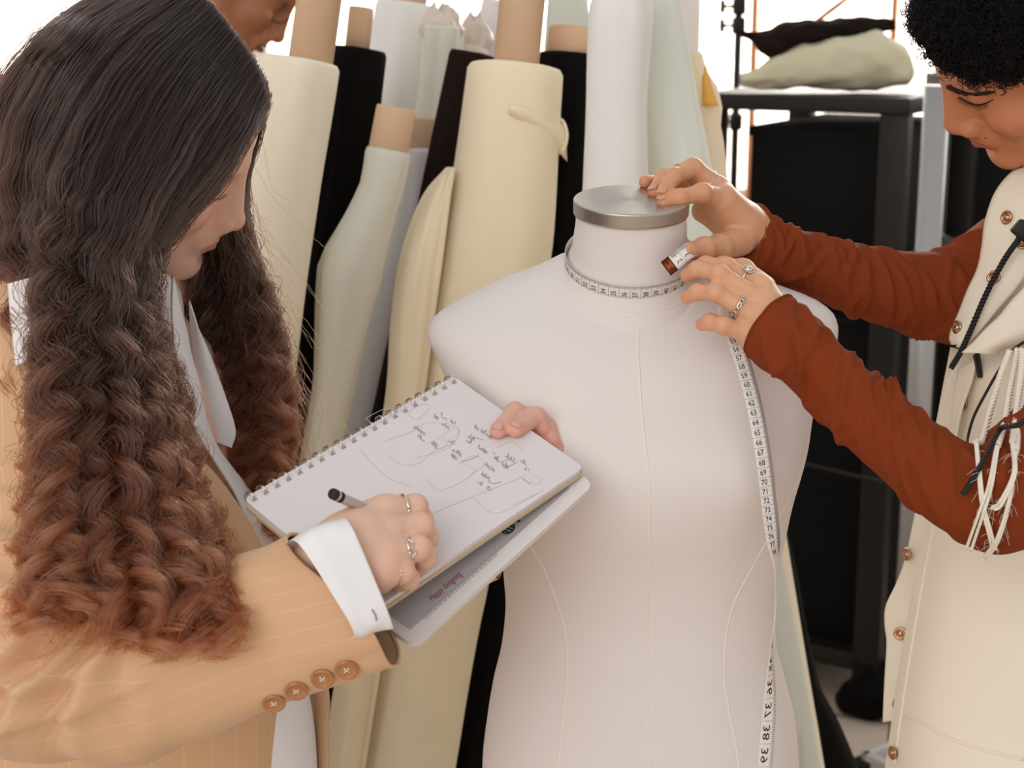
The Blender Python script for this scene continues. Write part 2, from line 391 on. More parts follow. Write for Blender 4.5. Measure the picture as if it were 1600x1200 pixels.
# big cream roll with a folded flap, in the middle
def fold7(t, a): return .004*gauss(ang(a, -1.9)-2.*(t-.1), 0, .10)*ss(.0, .05, t)*ss(.30, .2, t) + .0035*gauss(ang(a, -.9)-5*(t-.25), 0, .15)*ss(.1, .2, t)*ss(.6, .4, t)
r7, C7, A7, B7, V7 = roll('wide cream fabric roll with a long bare cardboard core behind the dress form shoulder', [(112, 731, 880), (330, 700, 868), (620, 655, 812), (1190, 562, 712)], 2.13, 1.90, 'cream', (.34, .47), wr=.0035, seed=2, fold=fold7)
# its loose end hanging to the left
G = []
for py, x0, x1, bulge in [(262, 699, 704, .006), (310, 660, 697, .012), (400, 626, 686, .022), (500, 612, 672, .026), (620, 604, 656, .026), (800, 574, 628, .026), (1000, 536, 596, .028), (1190, 505, 566, .03), (1500, 455, 520, .03)]:
    u = (py-112)/(pyrow(1.90)-112); y = 2.13-.23*u
    a, b2 = PY(x0, py, y-.02), PY(x1+6, py, y-.055); row = []
    for s in np.linspace(0, 1, 15): p = a*(1-s)+b2*s; p = p + A(0, -bulge*math.sin(math.pi*min(s*1.15, 1))**.8, 0); row.append(p)
    row = [PY(x0+14, py, y+.03)]+row; G.append(row)
G = np.array(G); G = np.stack([cr(G[:, j], 60) for j in range(G.shape[1])], 1); G = np.stack([cr(G[i], 40) for i in range(len(G))], 0)
nz = noise(np.arange(60)[:, None]*.12, np.arange(40)[None]*.16, 0, 9); G[..., 1] += .004*nz
V, F = sheet(G, .003); mesh('loose_end', V, F, M['cream'], r7)
# folded flap with a curled edge on the right of its top
G = []
for s in np.linspace(0, 1, 24):
    px = 796+86*s; py = 178+46*s+28*s*s; yy = 2.13-.006-.066*math.sin(math.pi*(.5+.5*s))**1.0
    d = .004+.008*s
    row = []
    for q in np.linspace(0, 1, 10):
        a = math.pi*1.15*q; row.append(PY(px+ (4*s)*q, py-(14+40*s)*(1-q), yy-.006-d*math.sin(a)-.004*s))
    G.append(row)
V, F = sheet(np.array(G), .0025); mesh('folded_flap', V, F, M['cream'], r7)
pts = cr([PY(868, 240, 2.11), PY(880, 236, 2.10), PY(886, 214, 2.10), PY(882, 194, 2.105), PY(872, 188, 2.12)], 24)
G = np.array([[p+A(0, q, 0) for q in np.linspace(0, .05, 6)] for p in pts]); V, F = sheet(G, .004); mesh('curled_edge', V, F, M['cream'], r7)

roll('wide cream fabric roll beside the long-haired person\'s forehead, cardboard core rising from it', [(102, 396, 526), (330, 366, 494), (560, 334, 466), (1190, 240, 380)], 2.05, 1.85, 'ivory', (.36, .54, .019), wr=.004, seed=5)
roll('black fabric roll between the cream roll and the pale sage roll', [(84, 512, 602), (240, 494, 583), (420, 462, 545), (700, 405, 490)], 2.16, 2.0, 'blackcloth', (.06, .43), seed=7)
roll('small black fabric roll end peeking out behind the taller black roll', [(82, 504, 560), (400, 450, 510)], 2.27, 2.15, 'blackcloth', seed=8)
roll('pale sage fabric roll flaring downward with a short thick cardboard core', [(241, 571, 640), (290, 563, 630), (335, 543, 617), (385, 516, 606), (424, 495, 597), (500, 491, 578), (575, 490, 560), (690, 474, 536), (1190, 390, 470)], 2.06, 1.93, 'sage', (.06, .92), wr=.004, seed=12)
roll('cool white fabric roll with short cardboard core beside the dark brown roll', [(240, 628, 690), (305, 622, 690), (420, 596, 684), (620, 542, 640), (1190, 440, 535)], 2.33, 2.17, 'lilac', (.05, .85), wr=.003, seed=14)
roll('narrow dark brown fabric roll half hidden by the wide cream roll', [(90, 703, 768), (165, 688, 756), (318, 656, 724), (700, 570, 640)], 2.25, 2.08, 'browncloth', seed=16, wr=.005)
roll('white fabric roll with draped folds behind the sage roll core', [(12, 588, 684), (85, 575, 680), (240, 556, 665), (700, 470, 570)], 2.50, 2.38, 'white', (.12, .6), seed=20, wr=.006, fold=lambda t, a: .006*gauss(ang(a, -1.3)-5*t, 0, .12)*ss(.3, .1, t)-.005*gauss(ang(a, -1.75)+2*t, 0, .12)*ss(.3, .1, t))
r5, C5, A5, B5, V5 = roll('cream wrapped fabric roll with a crumpled gathered top', [(48, 655, 724), (120, 652, 716), (200, 642, 702), (700, 560, 620)], 2.42, 2.28, 'sage', seed=23, wr=.006)
def crumple(root, c, r, h, ax, seed, m):
    th = np.linspace(0, 2*np.pi, 40, endpoint=False); V = []
    for i, s in enumerate(np.linspace(0, 1, 16)):
        rr = r*(.92+.25*math.sin(math.pi*s))*(1-.55*s**3); n = noise(2.5*np.cos(th)+seed, 2.5*np.sin(th), s*4, seed)
        V.append(c+ax*(h*s+.012*noise(3*np.cos(th), 3*np.sin(th)+seed, s*3, seed+5)*s)[:, None]+(np.stack([np.cos(th), np.sin(th)*.8, 0*th], 1))*(rr*(1+.3*n))[:, None])
    F = grid_faces(16, 40, True)+[list(range(600, 640))]; mesh('crumpled_top', np.vstack(V), F, M[m], root)
crumple(r5, C5[0]-A(0, 0, .01), np.linalg.norm(A5[2])*.95, .045, A(0.05, 0, 1), 3, 'plasticwrap')
r5c, C5c, A5c, _, _ = roll('slim pinkish wrapped roll with a crumpled gathered top', [(78, 716, 760), (120, 708, 750), (700, 600, 640)], 2.50, 2.4, 'plasticwrap', seed=26, wr=.005)
crumple(r5c, C5c[0], np.linalg.norm(A5c[2])*1.1, .05, A(.1, 0, 1), 8, 'plasticwrap')
roll('slim white fabric roll left of the tallest cardboard core', [(8, 752, 806), (110, 736, 792), (700, 640, 700)], 2.58, 2.46, 'lilac', seed=28, wr=.003)
roll('black fabric roll with a short cardboard core next to the white roll', [(92, 843, 936), (430, 808, 908), (900, 752, 830), (1190, 706, 790)], 2.24, 2.06, 'blackcloth', (.042, .78), seed=30)
roll('pale grey fabric roll behind the short cardboard core', [(-30, 862, 914), (20, 858, 920), (400, 820, 890)], 2.46, 2.33, 'mint', (.12, .55), seed=33, wr=.005)
roll('tall white fabric roll rising straight above the steel neck cap', [(-22, 936, 1010), (10, 924, 1020), (100, 919, 1014), (175, 917, 1009), (290, 912, 1011), (800, 890, 1000)], 2.0, 1.9, 'white', wr=.0025, seed=36)
r11, C11, A11, B11, _ = roll('tall pale mint fabric roll leaning behind the hand on the cap', [(-20, 975, 1058), (125, 1000, 1086), (270, 1015, 1114), (640, 1065, 1182), (1007, 1120, 1249), (1190, 1150, 1281)], 2.12, 1.95, 'mint', wr=.004, seed=40, fold=lambda t, a: .005*gauss(ang(a, -1.4)-3*(t-.2), 0, .1)*ss(.5, .2, t))
pa, pb_ = PY(1243, 1150, 1.80), PY(1254, 1146, 1.80); pc, pd = PY(1262, 1260, 1.79), PY(1247, 1262, 1.79)
V, F = sheet(np.array([[pa, pb_], [pd, pc]]), .0008); mesh('paper_tag', V, F, M['bluepaper'], r11, smooth=False)
r12, C12, A12, _, _ = roll('cream fabric roll with an orange lining showing beside the bright window', [(92, 1046, 1098), (117, 1048, 1103), (142, 1050, 1119), (168, 1054, 1128), (186, 1054, 1122), (212, 1058, 1128), (300, 1070, 1139), (640, 1115, 1192), (962, 1160, 1246), (1190, 1190, 1284)], 2.27, 2.1, 'cream', seed=43, wr=.004)
G = np.array([[PY(1098+4*s+20*s*t, 122+44*t-20*s*(1-t), 2.225-.006*math.sin(math.pi*s)) for s in np.linspace(0, 1, 8)] for t in np.linspace(0, 1, 8)])
V, F = sheet(G, .002); mesh('orange_lining', V, F, M['orange'], r12)
roll('draped black fabric roll at the end of the row by the floor tiles', [(330, 1030, 1110), (700, 1090, 1196), (850, 1130, 1230), (1021, 1165, 1267), (1095, 1178, 1285), (1133, 1188, 1305), (1190, 1200, 1330)], 2.36, 2.2, 'blackcloth', seed=46)

# ================================================================ metal shelf with boxes
c0 = PY(1403, 150, 3.4); zt = c0[2]; e1 = nrm(A(-.282, .17, 0)); e2 = nrm(A(.131, .24, 0)); o0 = A(c0[0], c0[1], 0)
RS = np.stack([e2, e1, A(0, 0, 1)], 1)              # local x along e2, y along e1
def L3(a, b2, z): return o0+e1*a+e2*b2+A(0, 0, z)
W1, W2 = .42, .62
sh = empty('metal_shelf', o0+e1*W1/2+e2*W2/2); tag(sh, 'dark metal shelf frame with cloth bundles on top and black boxes inside', 'shelf')
for a in (0, W1):
    for b2 in (0, W2):
        b = MB(); b.box(L3(a, b2, zt/2-.01), (.05, .06, zt-.02), RS, .004); b.done('post', M['blackmetal'], sh)
b = MB(); b.box(L3(W1/2, W2/2, zt-.02), (W2+.07, W1+.07, .035), RS, .004); b.done('top_panel', M['blackmetal'], sh)
for z in (1.0, .12):
    b = MB(); b.box(L3(W1/2, W2/2, z), (W2+.05, W1+.05, .04), RS, .003); b.done('shelf_board', M['blackmetal'], sh)
b = MB(); b.tube([L3(-.05, -.06, .56), L3(W1*.9, -.07, .60)], .006); b.done('rail', M['blackmetal'], sh)
for (z0, z1, lab) in ((1.021, zt-.075, 'black board box on the middle board of the metal shelf'), (.141, .90, 'tall black board box on the lowest board of the metal shelf')):
    bx = empty('storage_box', L3(W1/2, W2/2, z0)); tag(bx, lab, 'box', 'black boxes in the shelf')
    b = MB(); b.box(L3(W1*.44, W2/2, (z0+z1)/2-.01), (W2-.08, W1*.74, z1-z0-.02), RS, .004); b.done('body', M['blackbox'], bx)
    b = MB(); b.box(L3(W1*.44, W2/2, z1-.012), (W2-.07, W1*.77, .022), RS, .003); b.done('lid', M['blackbox'], bx)
lb = empty('board_crate', L3(W1+.25, W2/2-.1, 0)); tag(lb, 'low black board crate standing beside the dark shelf', 'crate')
b = MB(); b.box(L3(W1+.25, W2/2-.1, .52), (W2-.1, .40, .84), RS, .004); b.box(L3(W1+.25, W2/2-.1, .05), (W2-.16, .34, .1), RS); b.done('body', M['blackbox'], lb)
b = MB(); b.box(L3(W1+.25, W2/2-.1, .953), (W2-.08, .42, .024), RS, .003); b.done('lid', M['blackbox'], lb)
# cloth bundles on top
def hloft(cols, y, thick, n=36, m=50, wr=.006, seed=0, e=2.):
    q = interp(cols, m); C, Ax, Bx = [], [], []
    for px, yt, yb in q:
        a, b2 = PY(px, yt, y), PY(px, yb, y); C.append((a+b2)/2); Ax.append((a-b2)/2); Bx.append(A(0, 1, 0)*np.linalg.norm(a-b2)/2*thick)
    C, Ax, Bx = map(np.array, (C, Ax, Bx))
    return C, loft(C, Ax, Bx, n, e, disp=lambda t, a: wr*noise(2*np.cos(a), 2*np.sin(a)+t*3, t*9, seed)+wr*.6*noise(4*np.cos(a)+t*8, 4*np.sin(a), t*14, seed+1))
yb = c0[1]+.17
C, (V, F) = hloft([(1157, 118, 131), (1180, 106, 136), (1210, 86, 138), (1240, 75, 139), (1275, 65, 139), (1340, 55, 139), (1370, 49, 138), (1398, 62, 136), (1417, 76, 133), (1426, 98, 124)], yb, 1.1, e=2.4, seed=3)
V[:, 2] = np.maximum(V[:, 2], zt+.001)
tag(mesh('cloth_bundle', V, F, M['khaki']), 'rolled pale cream cloth bundle lying on the metal shelf top', 'fabric bundle')
C, (V, F) = hloft([(1157, 49, 57), (1172, 51, 62), (1188, 52, 84), (1203, 49, 91), (1220, 37, 84), (1240, 33, 77), (1270, 33, 67), (1330, 29, 58), (1380, 28, 48), (1398, 32, 44)], yb+.02, 1.6, wr=.007, seed=6)
tag(mesh('cloth_bundle', V, F, M['browncloth']), 'dark brown cloth roll with a ragged end on top of the cream bundle', 'fabric bundle')
# tall pole and dark wardrobe at the right
pole = empty('clothes_stand', PY(1462, 200, 3.05)*A(1, 1, 0)); tag(pole, 'thick pale grey metal pole standing beside the dark shelf', 'pole')
q = PY(1455, 300, 3.05); V, F = revolve([(.024, .02), (.024, 1.42)], 32, A(q[0], q[1], 0)); mesh('pole', V, F, M['greymetal'], pole)
V, F = revolve([(.11, 0), (.11, .012), (.03, .03), (.027, .05)], 40, A(q[0], q[1], 0)); mesh('base', V, F, M['blackmetal'], pole)
cab = empty('tall_cabinet', A(1.68, 4.4, 0)); tag(cab, 'black cabinet standing behind the vest-wearing person', 'cabinet')
b = MB(); b.box((1.68, 4.40, .70), (1.0, .5, 1.38), None, .006); b.done('body', M['blackbox'], cab)
for x in (1.43, 1.93): b = MB(); b.box((x, 4.14, .72), (.49, .02, 1.28), None, .004); d_ = b.done('door', M['blackbox'], cab); b = MB(); b.box((x+.19*(1 if x < 1.6 else -1), 4.125, .75), (.012, .02, .12), None, .003); b.done('handle', M['blackmetal'], d_)
# black stand with clamps near the window
q = PY(1152, 100, 4.5); st = empty('light_stand', A(q[0], q[1], 0)); tag(st, 'thin black stand with screw clamps in front of the bright window', 'stand')
b = MB(); b.tube([A(q[0], q[1], .25), A(q[0], q[1], 1.95)], .011); b.done('pole', M['blackmetal'], st)
for py in (10, 40, 190):
    z = PY(1152, py, 4.5)[2]; b = MB(); b.box((q[0], q[1], z), (.035, .035, .045), None, .005); b.tube([A(q[0]-.01, q[1], z), A(q[0]-.05, q[1]-.01, z)], .005); b.tube([A(q[0]-.045, q[1], z-.018), A(q[0]-.045, q[1], z+.018)], .008); b.done('clamp', M['blackmetal'], st)
for k in range(3): a = 2.1*k+.4; b = MB(); b.tube([A(q[0], q[1], .45), A(q[0]+.35*math.cos(a), q[1]+.35*math.sin(a), .012)], .009); b.done('leg', M['blackmetal'], st)
# copper garment rack
gr = empty('garment_rack', A(1.05, 4.95, 0)); tag(gr, 'copper tube garment rack behind the shelf bundles', 'garment rack')
xa, xb_ = PY(1398, 20, 4.95)[0], PY(1180, 20, 4.95)[0]
for x in (xa, xb_): b = MB(); b.tube([A(x, 4.95, .01), A(x, 4.95, 1.9)], .011); b.done('post', M['copper'], gr); b = MB(); b.tube([A(x, 4.75, .02), A(x, 5.2, .02)], .011); b.done('foot', M['copper'], gr)
b = MB(); b.tube([PY(1270, 38, 4.95), PY(1398, -60, 4.95)], .008); b.done('brace', M['copper'], gr)
b = MB(); b.tube([A(xa, 4.95, 1.89), A(xb_, 4.95, 1.89)], .011); b.done('rail', M['copper'], gr)
# things on the floor at the right
bb = PZ(1366, 1124); V, Q = surface_nets(lambda p: smin(smin(sd_ell(p, bb+A(0, .02, .05), (.075, .06, .05)), sd_ell(p, bb+A(.06, .06, .07), (.05, .05, .04)), .03), sd_ell(p, bb+A(-.03, .05, .03), (.05, .05, .03)), .03)+.006*np.sin(p[..., 0]*60)*np.sin(p[..., 1]*70+p[..., 2]*40), bb-A(.2, .15, .02), bb+A(.25, .25, .2), .006)
V[:, 2] = np.maximum(V[:, 2], .001); tag(mesh('cloth_bag', V, Q, M['blackcloth']), 'black slumped cloth bag on the floor tiles below the shelf', 'bag')
q0 = PZ(1372, 1375); bn = empty('storage_bin', q0+A(.16, .12, 0)); tag(bn, 'pale plastic storage bin on the floor behind the vest hem', 'bin')
Rb = np.array(Matrix.Rotation(math.radians(38), 3, 'Z')); ctr = q0+A(.25, .10, 0); H = .20
b = MB()
for sx, sy, w_, d_ in ((0, -.15, .40, .006), (0, .15, .40, .006), (-.2, 0, .006, .30), (.2, 0, .006, .30)): b.box(ctr+Rb@A(sx, sy, H/2), (w_, d_, H), Rb)
b.box(ctr+A(0, 0, .004), (.4, .3, .008), Rb); b.done('body', M['whiteplastic'], bn, smooth=False)
b = MB()
for sx, sy, w_, d_ in ((0, -.157, .43, .016), (0, .157, .43, .016), (-.207, 0, .016, .33), (.207, 0, .016, .33)): b.box(ctr+Rb@A(sx, sy, H), (w_, d_, .016), Rb, .003)
b.done('rim', M['whiteplastic'], bn)
# ================================================================ dress form
YM = 1.52
rows = [(398, 905, 1068, .028), (404, 884, 1090, .031), (421, 847, 1132, .038), (446, 780, 1203, .047), (478, 710, 1288, .057), (493, 684, 1305, .062), (509, 670, 1309, .068), (523, 668, 1307, .073), (540, 675, 1301, .080), (568, 689, 1287, .090), (591, 700, 1277, .096), (620, 715, 1265, .104), (680, 738, 1252, .115), (770, 765, 1232, .113), (850, 782, 1221, .102), (900, 787, 1211, .096), (943, 790, 1209, .093), (1001, 785, 1212, .097), (1063, 771, 1227, .105), (1117, 762, 1240, .112), (1190, 754, 1246, .118), (1260, 753, 1249, .122), (1330, 760, 1243, .118)]
q = interp(rows, 110)
C, Ax, Bx, E = [], [], [], []
for py, xl, xr, hd in q:
    a, b2 = PY(xl, py, YM), PY(xr, py, YM); c = (a+b2)/2
    bust = .022*gauss(py, 700, 110) - .034*ss(545, 400, py)
    C.append(c+A(0, -bust, 0)); Ax.append((b2-a)/2); Bx.append(A(0, -hd, 0)); E.append(2.0+.5*ss(1000, 500, py)+.2*ss(1000, 1200, py))
FC, FA, FB, FE = map(np.array, (C, Ax, Bx, E))
def bustf(t, a):                                   # two soft bust volumes
    py = 398+(1330-398)*t
    return .012*gauss(py, 690, 75)*(gauss(ang(a, 1.57-.62), 0, .42)+gauss(ang(a, 1.57+.62), 0, .42))
V, F = loft(FC, FA, FB, 120, FE, disp=bustf)
FORMV = V.reshape(110, 120, 3)
base = A(FC[-1][0], YM, 0)
form = empty('dress_form', base); tag(form, 'off-white muslin dress form torso with a steel neck cap, being measured', 'dress form')
mesh('torso', V, F, M['muslin'], form)
def tdir(deg): return UP*math.cos(math.radians(deg)) - FW*math.sin(math.radians(deg))
NK = [(P(986, 334, 1.513), .0520, 22), (P(986, 350, 1.519), .0528, 24), (P(985, 366, 1.525), .0538, 27), (P(985, 388, 1.533), .0562, 31), (P(985, 402, 1.537), .0598, 34), (P(985, 414, 1.541), .064, 37), (P(985, 432, 1.546), .072, 38), (P(985, 455, 1.552), .083, 40)]
ck = cr([k[0] for k in NK], 40); rk = cr([[k[1]] for k in NK], 40)[:, 0]; dk = cr([[k[2]] for k in NK], 40)[:, 0]
V, F = loft(ck, RT[None]*rk[:, None], np.array([np.cross(RT, tdir(d))*r for d, r in zip(dk, rk)]), 64)
mesh('neck', V, F, M['muslin'], form)
def neck_ring(t, a, off=.0):                       # t index 0..1 down the neck, a angle (pi/2 = towards camera)
    i = t*(len(ck)-1); k = int(min(i, len(ck)-2)); f = i-k
    c = ck[k]*(1-f)+ck[k+1]*f; r = rk[k]*(1-f)+rk[k+1]*f+off; d = dk[k]*(1-f)+dk[k+1]*f
    return c+RT*r*math.cos(a)+np.cross(RT, tdir(d))*r*math.sin(a), tdir(d)
n0 = tdir(21.7); cc = P(986, 326, 1.510)
V, F = revolve([(.0515, -.003), (.0538, -.002), (.0545, -.0005), (.0545, .0002), (.0545, .0095), (.0545, .0108), (.0543, .0115), (.0538, .0120), (.0532, .0122), (.0525, .0122), (.04, .0122), (.02, .0122), (.0005, .0122)], 96, cc-n0*.003, n0); mesh('neck_cap', V, F, M['brushed'], form)
# raised seams
def on_form(py, a, off=-.0007):
    t = (py-398)/(1330-398)*109; i = int(min(max(t, 0), 108)); f = t-i
    j = (a % (2*np.pi))/(2*np.pi)*120; k = int(j) % 120; g = j-int(j)
    p = lambda ii: FORMV[ii, k]*(1-g)+FORMV[ii, (k+1) % 120]*g
    v = p(i)*(1-f)+p(i+1)*f; c = FC[i]*(1-f)+FC[i+1]*f
    return v+nrm(v-c)*off
def seam(pts): b = MB(); b.tube(pts, .0013, 8); b.done('seam', M['seam'], form)
seam([on_form(py, math.pi/2+.0) for py in np.linspace(452, 1329, 90)])
for s in (-1, 1):
    k = [(600, 1.45), (640, 1.28), (700, 1.10), (780, .92), (868, .72), (948, .61), (1060, .57), (1200, .56), (1329, .56)]
    kk = cr(k, 80); seam([on_form(p_, math.pi/2+s*a_) for p_, a_ in kk])
seam([neck_ring(.84-.04*math.sin(a), a, -.0007)[0] for a in np.linspace(0, math.pi, 50)])
# foot of the form (below the picture)
V, F = revolve([(.014, .02), (.014, .86)], 24, base); mesh('stand_pole', V, F, M['blackmetal'], form)
V, F = revolve([(.17, 0), (.17, .012), (.04, .03), (.018, .06), (.018, .1)], 48, base); mesh('stand_base', V, F, M['blackmetal'], form)

# ================================================================ measuring tape
M['tape'] = mat('tape_white', (226, 218, 212), .45, var=.02)
M['ink'] = mat('black_ink', (28, 24, 24), .7)
M['tick'] = mat('grey_ink', (92, 84, 80), .7)
M['brass'] = mat('red_brass_tip', (112, 50, 28), .35, .8)
TW = .0145
def ribbon(pts, nor, w=TW, n=200):
    """dense frames along the tape: position, tangent, outward normal, width direction (towards the edge with the ticks)"""
    p = cr(pts, n); nn = nrm(cr(nor, n)); T = nrm(np.gradient(p, axis=0)); nn = nrm(nn-T*(nn*T).sum(1)[:, None]); W = np.cross(nn, T)
    L = np.concatenate([[0], np.cumsum(np.linalg.norm(np.diff(p, axis=0), axis=1))]); return p, T, nn, W, L
def glyph(txt, size, shear=0.):
    c = bpy.data.curves.new('t', 'FONT'); c.body = txt; c.size = size; c.align_x = 'CENTER'; c.align_y = 'CENTER'; c.resolution_u = 2; c.shear = shear
    o = bpy.data.objects.new('t', c); COL.objects.link(o); bpy.context.view_layer.update()
    me = o.to_mesh(); V = np.array([v.co[:] for v in me.vertices]).reshape(-1, 3); F = [list(f.vertices) for f in me.polygons]; o.to_mesh_clear()
    bpy.data.objects.remove(o); bpy.data.curves.remove(c); return V, F
GC = {}
def tape_part(root, pts, nor, cm0, cm1, first=None, n=240, digits=True, side=1, rot=False, num=None):
    p, T, nn, W, L = ribbon(pts, nor, n=n); W = W*side
    G = np.stack([p-W*TW/2, p-W*TW/6, p+W*TW/6, p+W*TW/2], 1); V, F = sheet(G, .0005)
    return (V, F), (p, T, nn, W, L)
def at_len(fr, l):
    p, T, nn, W, L = fr; l = min(max(l, 0), L[-1]); i = min(max(np.searchsorted(L, l)-1, 0), len(L)-2); f = (l-L[i])/(L[i+1]-L[i]+1e-12)
    return [a[i]*(1-f)+a[i+1]*f for a in (p, T, nn, W)]
tp_mesh = MB(); INK = [MB() for _ in range(4)]; TICK = [MB() for _ in range(4)]
def put_strip(fr_mesh): tp_mesh.add(*fr_mesh)
def put_marks(fr, marks, step, big=.0072, up='back', off=.0006, ticks=True, sx=.8, k_=0):
    tp_ink, tp_tick = INK[k_], TICK[k_]
    """marks: list of (length along tape, text)"""
    for l, s in marks:
        if s not in GC: GC[s] = glyph(s, 1.)
        g, gf = GC[s]; V = []
        for x, y, _ in g:
            if up == 'back': dl, dw = -y*big, x*big*sx-.0022          # digits upright, smaller numbers above
            else: dl, dw = x*big*1.5, -y*big*sx*1.2-.0012
            p, T, nn, W = at_len(fr, l+dl); V.append(p+W*dw+nn*off)
        tp_ink.add(V, gf)
        if ticks:
            p, T, nn, W = at_len(fr, l+step/2); a = [p-W*TW*.5+T*.00012, p+W*TW*.22+T*.00012, p+W*TW*.22-T*.00012, p-W*TW*.5-T*.00012]; tp_tick.add([x+nn*.0005 for x in a], [[0, 1, 2, 3]])
            for k in range(10):
                p, T, nn, W = at_len(fr, l+step/2-step*k/10); lo = .2 if k % 5 == 0 else .28
                a = [p+W*TW*lo+T*.00018, p+W*TW*.49+T*.00018, p+W*TW*.49-T*.00018, p+W*TW*lo-T*.00018]; tp_tick.add([x+nn*.0005 for x in a], [[0, 1, 2, 3]])
# part A: round the neck, from behind over the left and the front to the fingers
pts, nor = [], []
for a in np.linspace(-.9, -math.pi*1.5+.0, 3): pass
AA = np.linspace(2*math.pi+.35, .42, 60)              # angle decreasing: back right -> back -> left -> front -> right
for a in AA:
    c_, d_ = neck_ring(.60, a, .0022); c0_ = P(985, 390, 1.534); pts.append(c_); nor.append(nrm(c_-ck[int(.6*39)]-d_*np.dot(c_-ck[int(.6*39)], d_)))
end = pts[-1]
pts += [P(1092, 422, 1.478), P(1112, 440, 1.462), P(1128, 468, 1.458)]; nor += [-FW+RT*.5, -FW+RT*.3+UP*.3, -FW+UP*.4]
pts += [P(1136, 497, 1.455), P(1148, 530, 1.452), P(1163, 575, 1.440), P(1180, 640, 1.425), P(1193, 715, 1.42), P(1202, 790, 1.432), P(1208, 840, 1.445), P(1213, 880, 1.46)]
nor += [-FW+UP*.4]+[-FW+UP*.25]*2+[-FW+RT*.1]*3+[-FW+RT*.35, -FW*.6+RT]
pts += [P(1212, 930, 1.475), P(1209, 975, 1.485), P(1205, 1020, 1.485), P(1203, 1090, 1.49), P(1199, 1150, 1.495), P(1193, 1230, 1.50), P(1190, 1320, 1.51)]
nor += [-FW*.12+RT, -FW*.1+RT, -FW*.35+RT*.9, -FW*.8+RT*.5, -FW+RT*.25, -FW+RT*.2, -FW+RT*.2]
(mf, fr) = tape_part(None, pts, nor, 0, 0, n=700)
# the ticked edge must be the upper one on the neck
p_, T_, n_, W_ = at_len(fr, .25)
sd = 1 if np.dot(W_, UP) > 0 else -1
(mf, fr) = tape_part(None, pts, nor, 0, 0, n=700, side=sd); put_strip(mf)
def len_at(px, py, lo=0.):
    best = None
    for l in np.linspace(lo, fr[4][-1], 1500):
        v = at_len(fr, l)[0]-CAM; d = v @ FW; x, y = 800+FPX*(v @ RT)/d, 600-FPX*(v @ UP)/d; e = (x-px)**2+(y-py)**2
        if best is None or e < best[0]: best = (e, l)
    return best[1]
l33, l41 = len_at(934, 432, .12), len_at(1050, 436, .12); st_ = (l41-l33)/8
put_marks(fr, [(l33+(k-33)*st_, str(k)) for k in range(24, 43)], st_)
l57, l77 = len_at(1158, 559, .3), len_at(1206, 850, .3); s2 = (l77-l57)/20
put_marks(fr, [(l57+(k-57)*s2, str(k)) for k in range(53, 79)], s2, big=.0075, k_=1)
l36, l39 = len_at(1203, 1073, .5), len_at(1196, 1180, .5); s3 = (l39-l36)/3
put_marks(fr, [(l36+(k-36)*s3, str(k)) for k in range(34, 42)], s3, big=.0105, up='side', k_=2)
# part B: the free end with its metal tip, pinched under the thumb
e0 = [P(1042, 419, 1.466), P(1056, 408, 1.463), P(1070, 396, 1.462), P(1084, 388, 1.468), P(1100, 384, 1.49)]
(mf, frB) = tape_part(None, e0, [-FW+UP*.2]*5, 0, 0, n=40, side=1)
if np.dot(frB[3][5], UP) < 0: (mf, frB) = tape_part(None, e0, [-FW+UP*.2]*5, 0, 0, n=40, side=-1)
put_strip(mf); put_marks(frB, [(.0135, '2'), (.0225, '3')], .0085, ticks=True, k_=3)
tape = tp_mesh.done('measuring_tape', M['tape'], base=PY(1200, 1320, 1.48)*A(1, 1, 1)); tag(tape, 'white measuring tape wrapped round the dress form neck and hanging down its side', 'measuring tape')
for b in INK: b.done('numeral_lettering', M['ink'], tape, smooth=False)
for b in TICK: b.done('scale_markings', M['tick'], tape, smooth=False)
G = []
for l in np.linspace(-.001, .0075, 6): p, T, nn, W = at_len(frB, max(l, 0)); G.append([p-T*max(0, -l)+W*s*TW*.54+nn*.0007 for s in (-1, -.3, .3, 1)])
b = MB(); b.add(*sheet(np.array(G), .0012))
for s in (-.45, .45): p, T, nn, W = at_len(frB, .0035); b.add(*revolve([(.0016, 0), (.0014, .0008), (.0004, .0012)], 12, p+W*s*TW*.5+nn*.0012, nn))
b.done('metal_tip', M['brass'], tape)

# ================================================================ sketchbook
sc_ = 2500/1.36
u3 = RT*305/sc_+UP*185/sc_+FW*.1452; v3 = RT*230/sc_-UP*155/sc_-FW*.082
U_ = nrm(u3); N_ = nrm(np.cross(v3, u3)); N_ = N_ if N_[2] > 0 else -N_; V_ = np.cross(U_, N_)
V_ = V_ if np.dot(V_, v3) > 0 else -V_
LB, WB = .246, .161
BC = P(653, 754, 1.358)
def bk(s, t, h=0.): return BC+U_*(s*LB/2)+V_*(t*WB/2)+N_*h           # s,t in -1..1
def pagexy(px, py, h=0.):
    r = ray(px, py); o = BC+N_*h; k = np.dot(o-CAM, N_)/np.dot(r, N_); return CAM+r*k
def slab(Cn, U, Vv, N, L, Wd, h0, h1, rad=.006, n=6):
    k = []
    for sx, sy, a0 in ((1, 1, 0), (-1, 1, 90), (-1, -1, 180), (1, -1, 270)):
        for a in np.linspace(a0, a0+90, n): k.append((sx*(L/2-rad)+rad*math.cos(math.radians(a)), sy*(Wd/2-rad)+rad*math.sin(math.radians(a))))
    k = np.array(k); m = len(k); R = [Cn+U*x+Vv*y for x, y in k]; R = np.array(R)
    V = np.vstack([R+N*h0, R+N*h1]); F = [list(range(m)), list(range(m, 2*m))[::-1]]+[[i+m, (i+1) % m+m, (i+1) % m, i] for i in range(m)]
    return V, F
M['paper'] = mat('drawing_paper', (222, 214, 214), .8, var=.015, vscale=30)
M['paperedge'] = mat('kraft_board', (200, 180, 152), .85, var=.06, vscale=60)
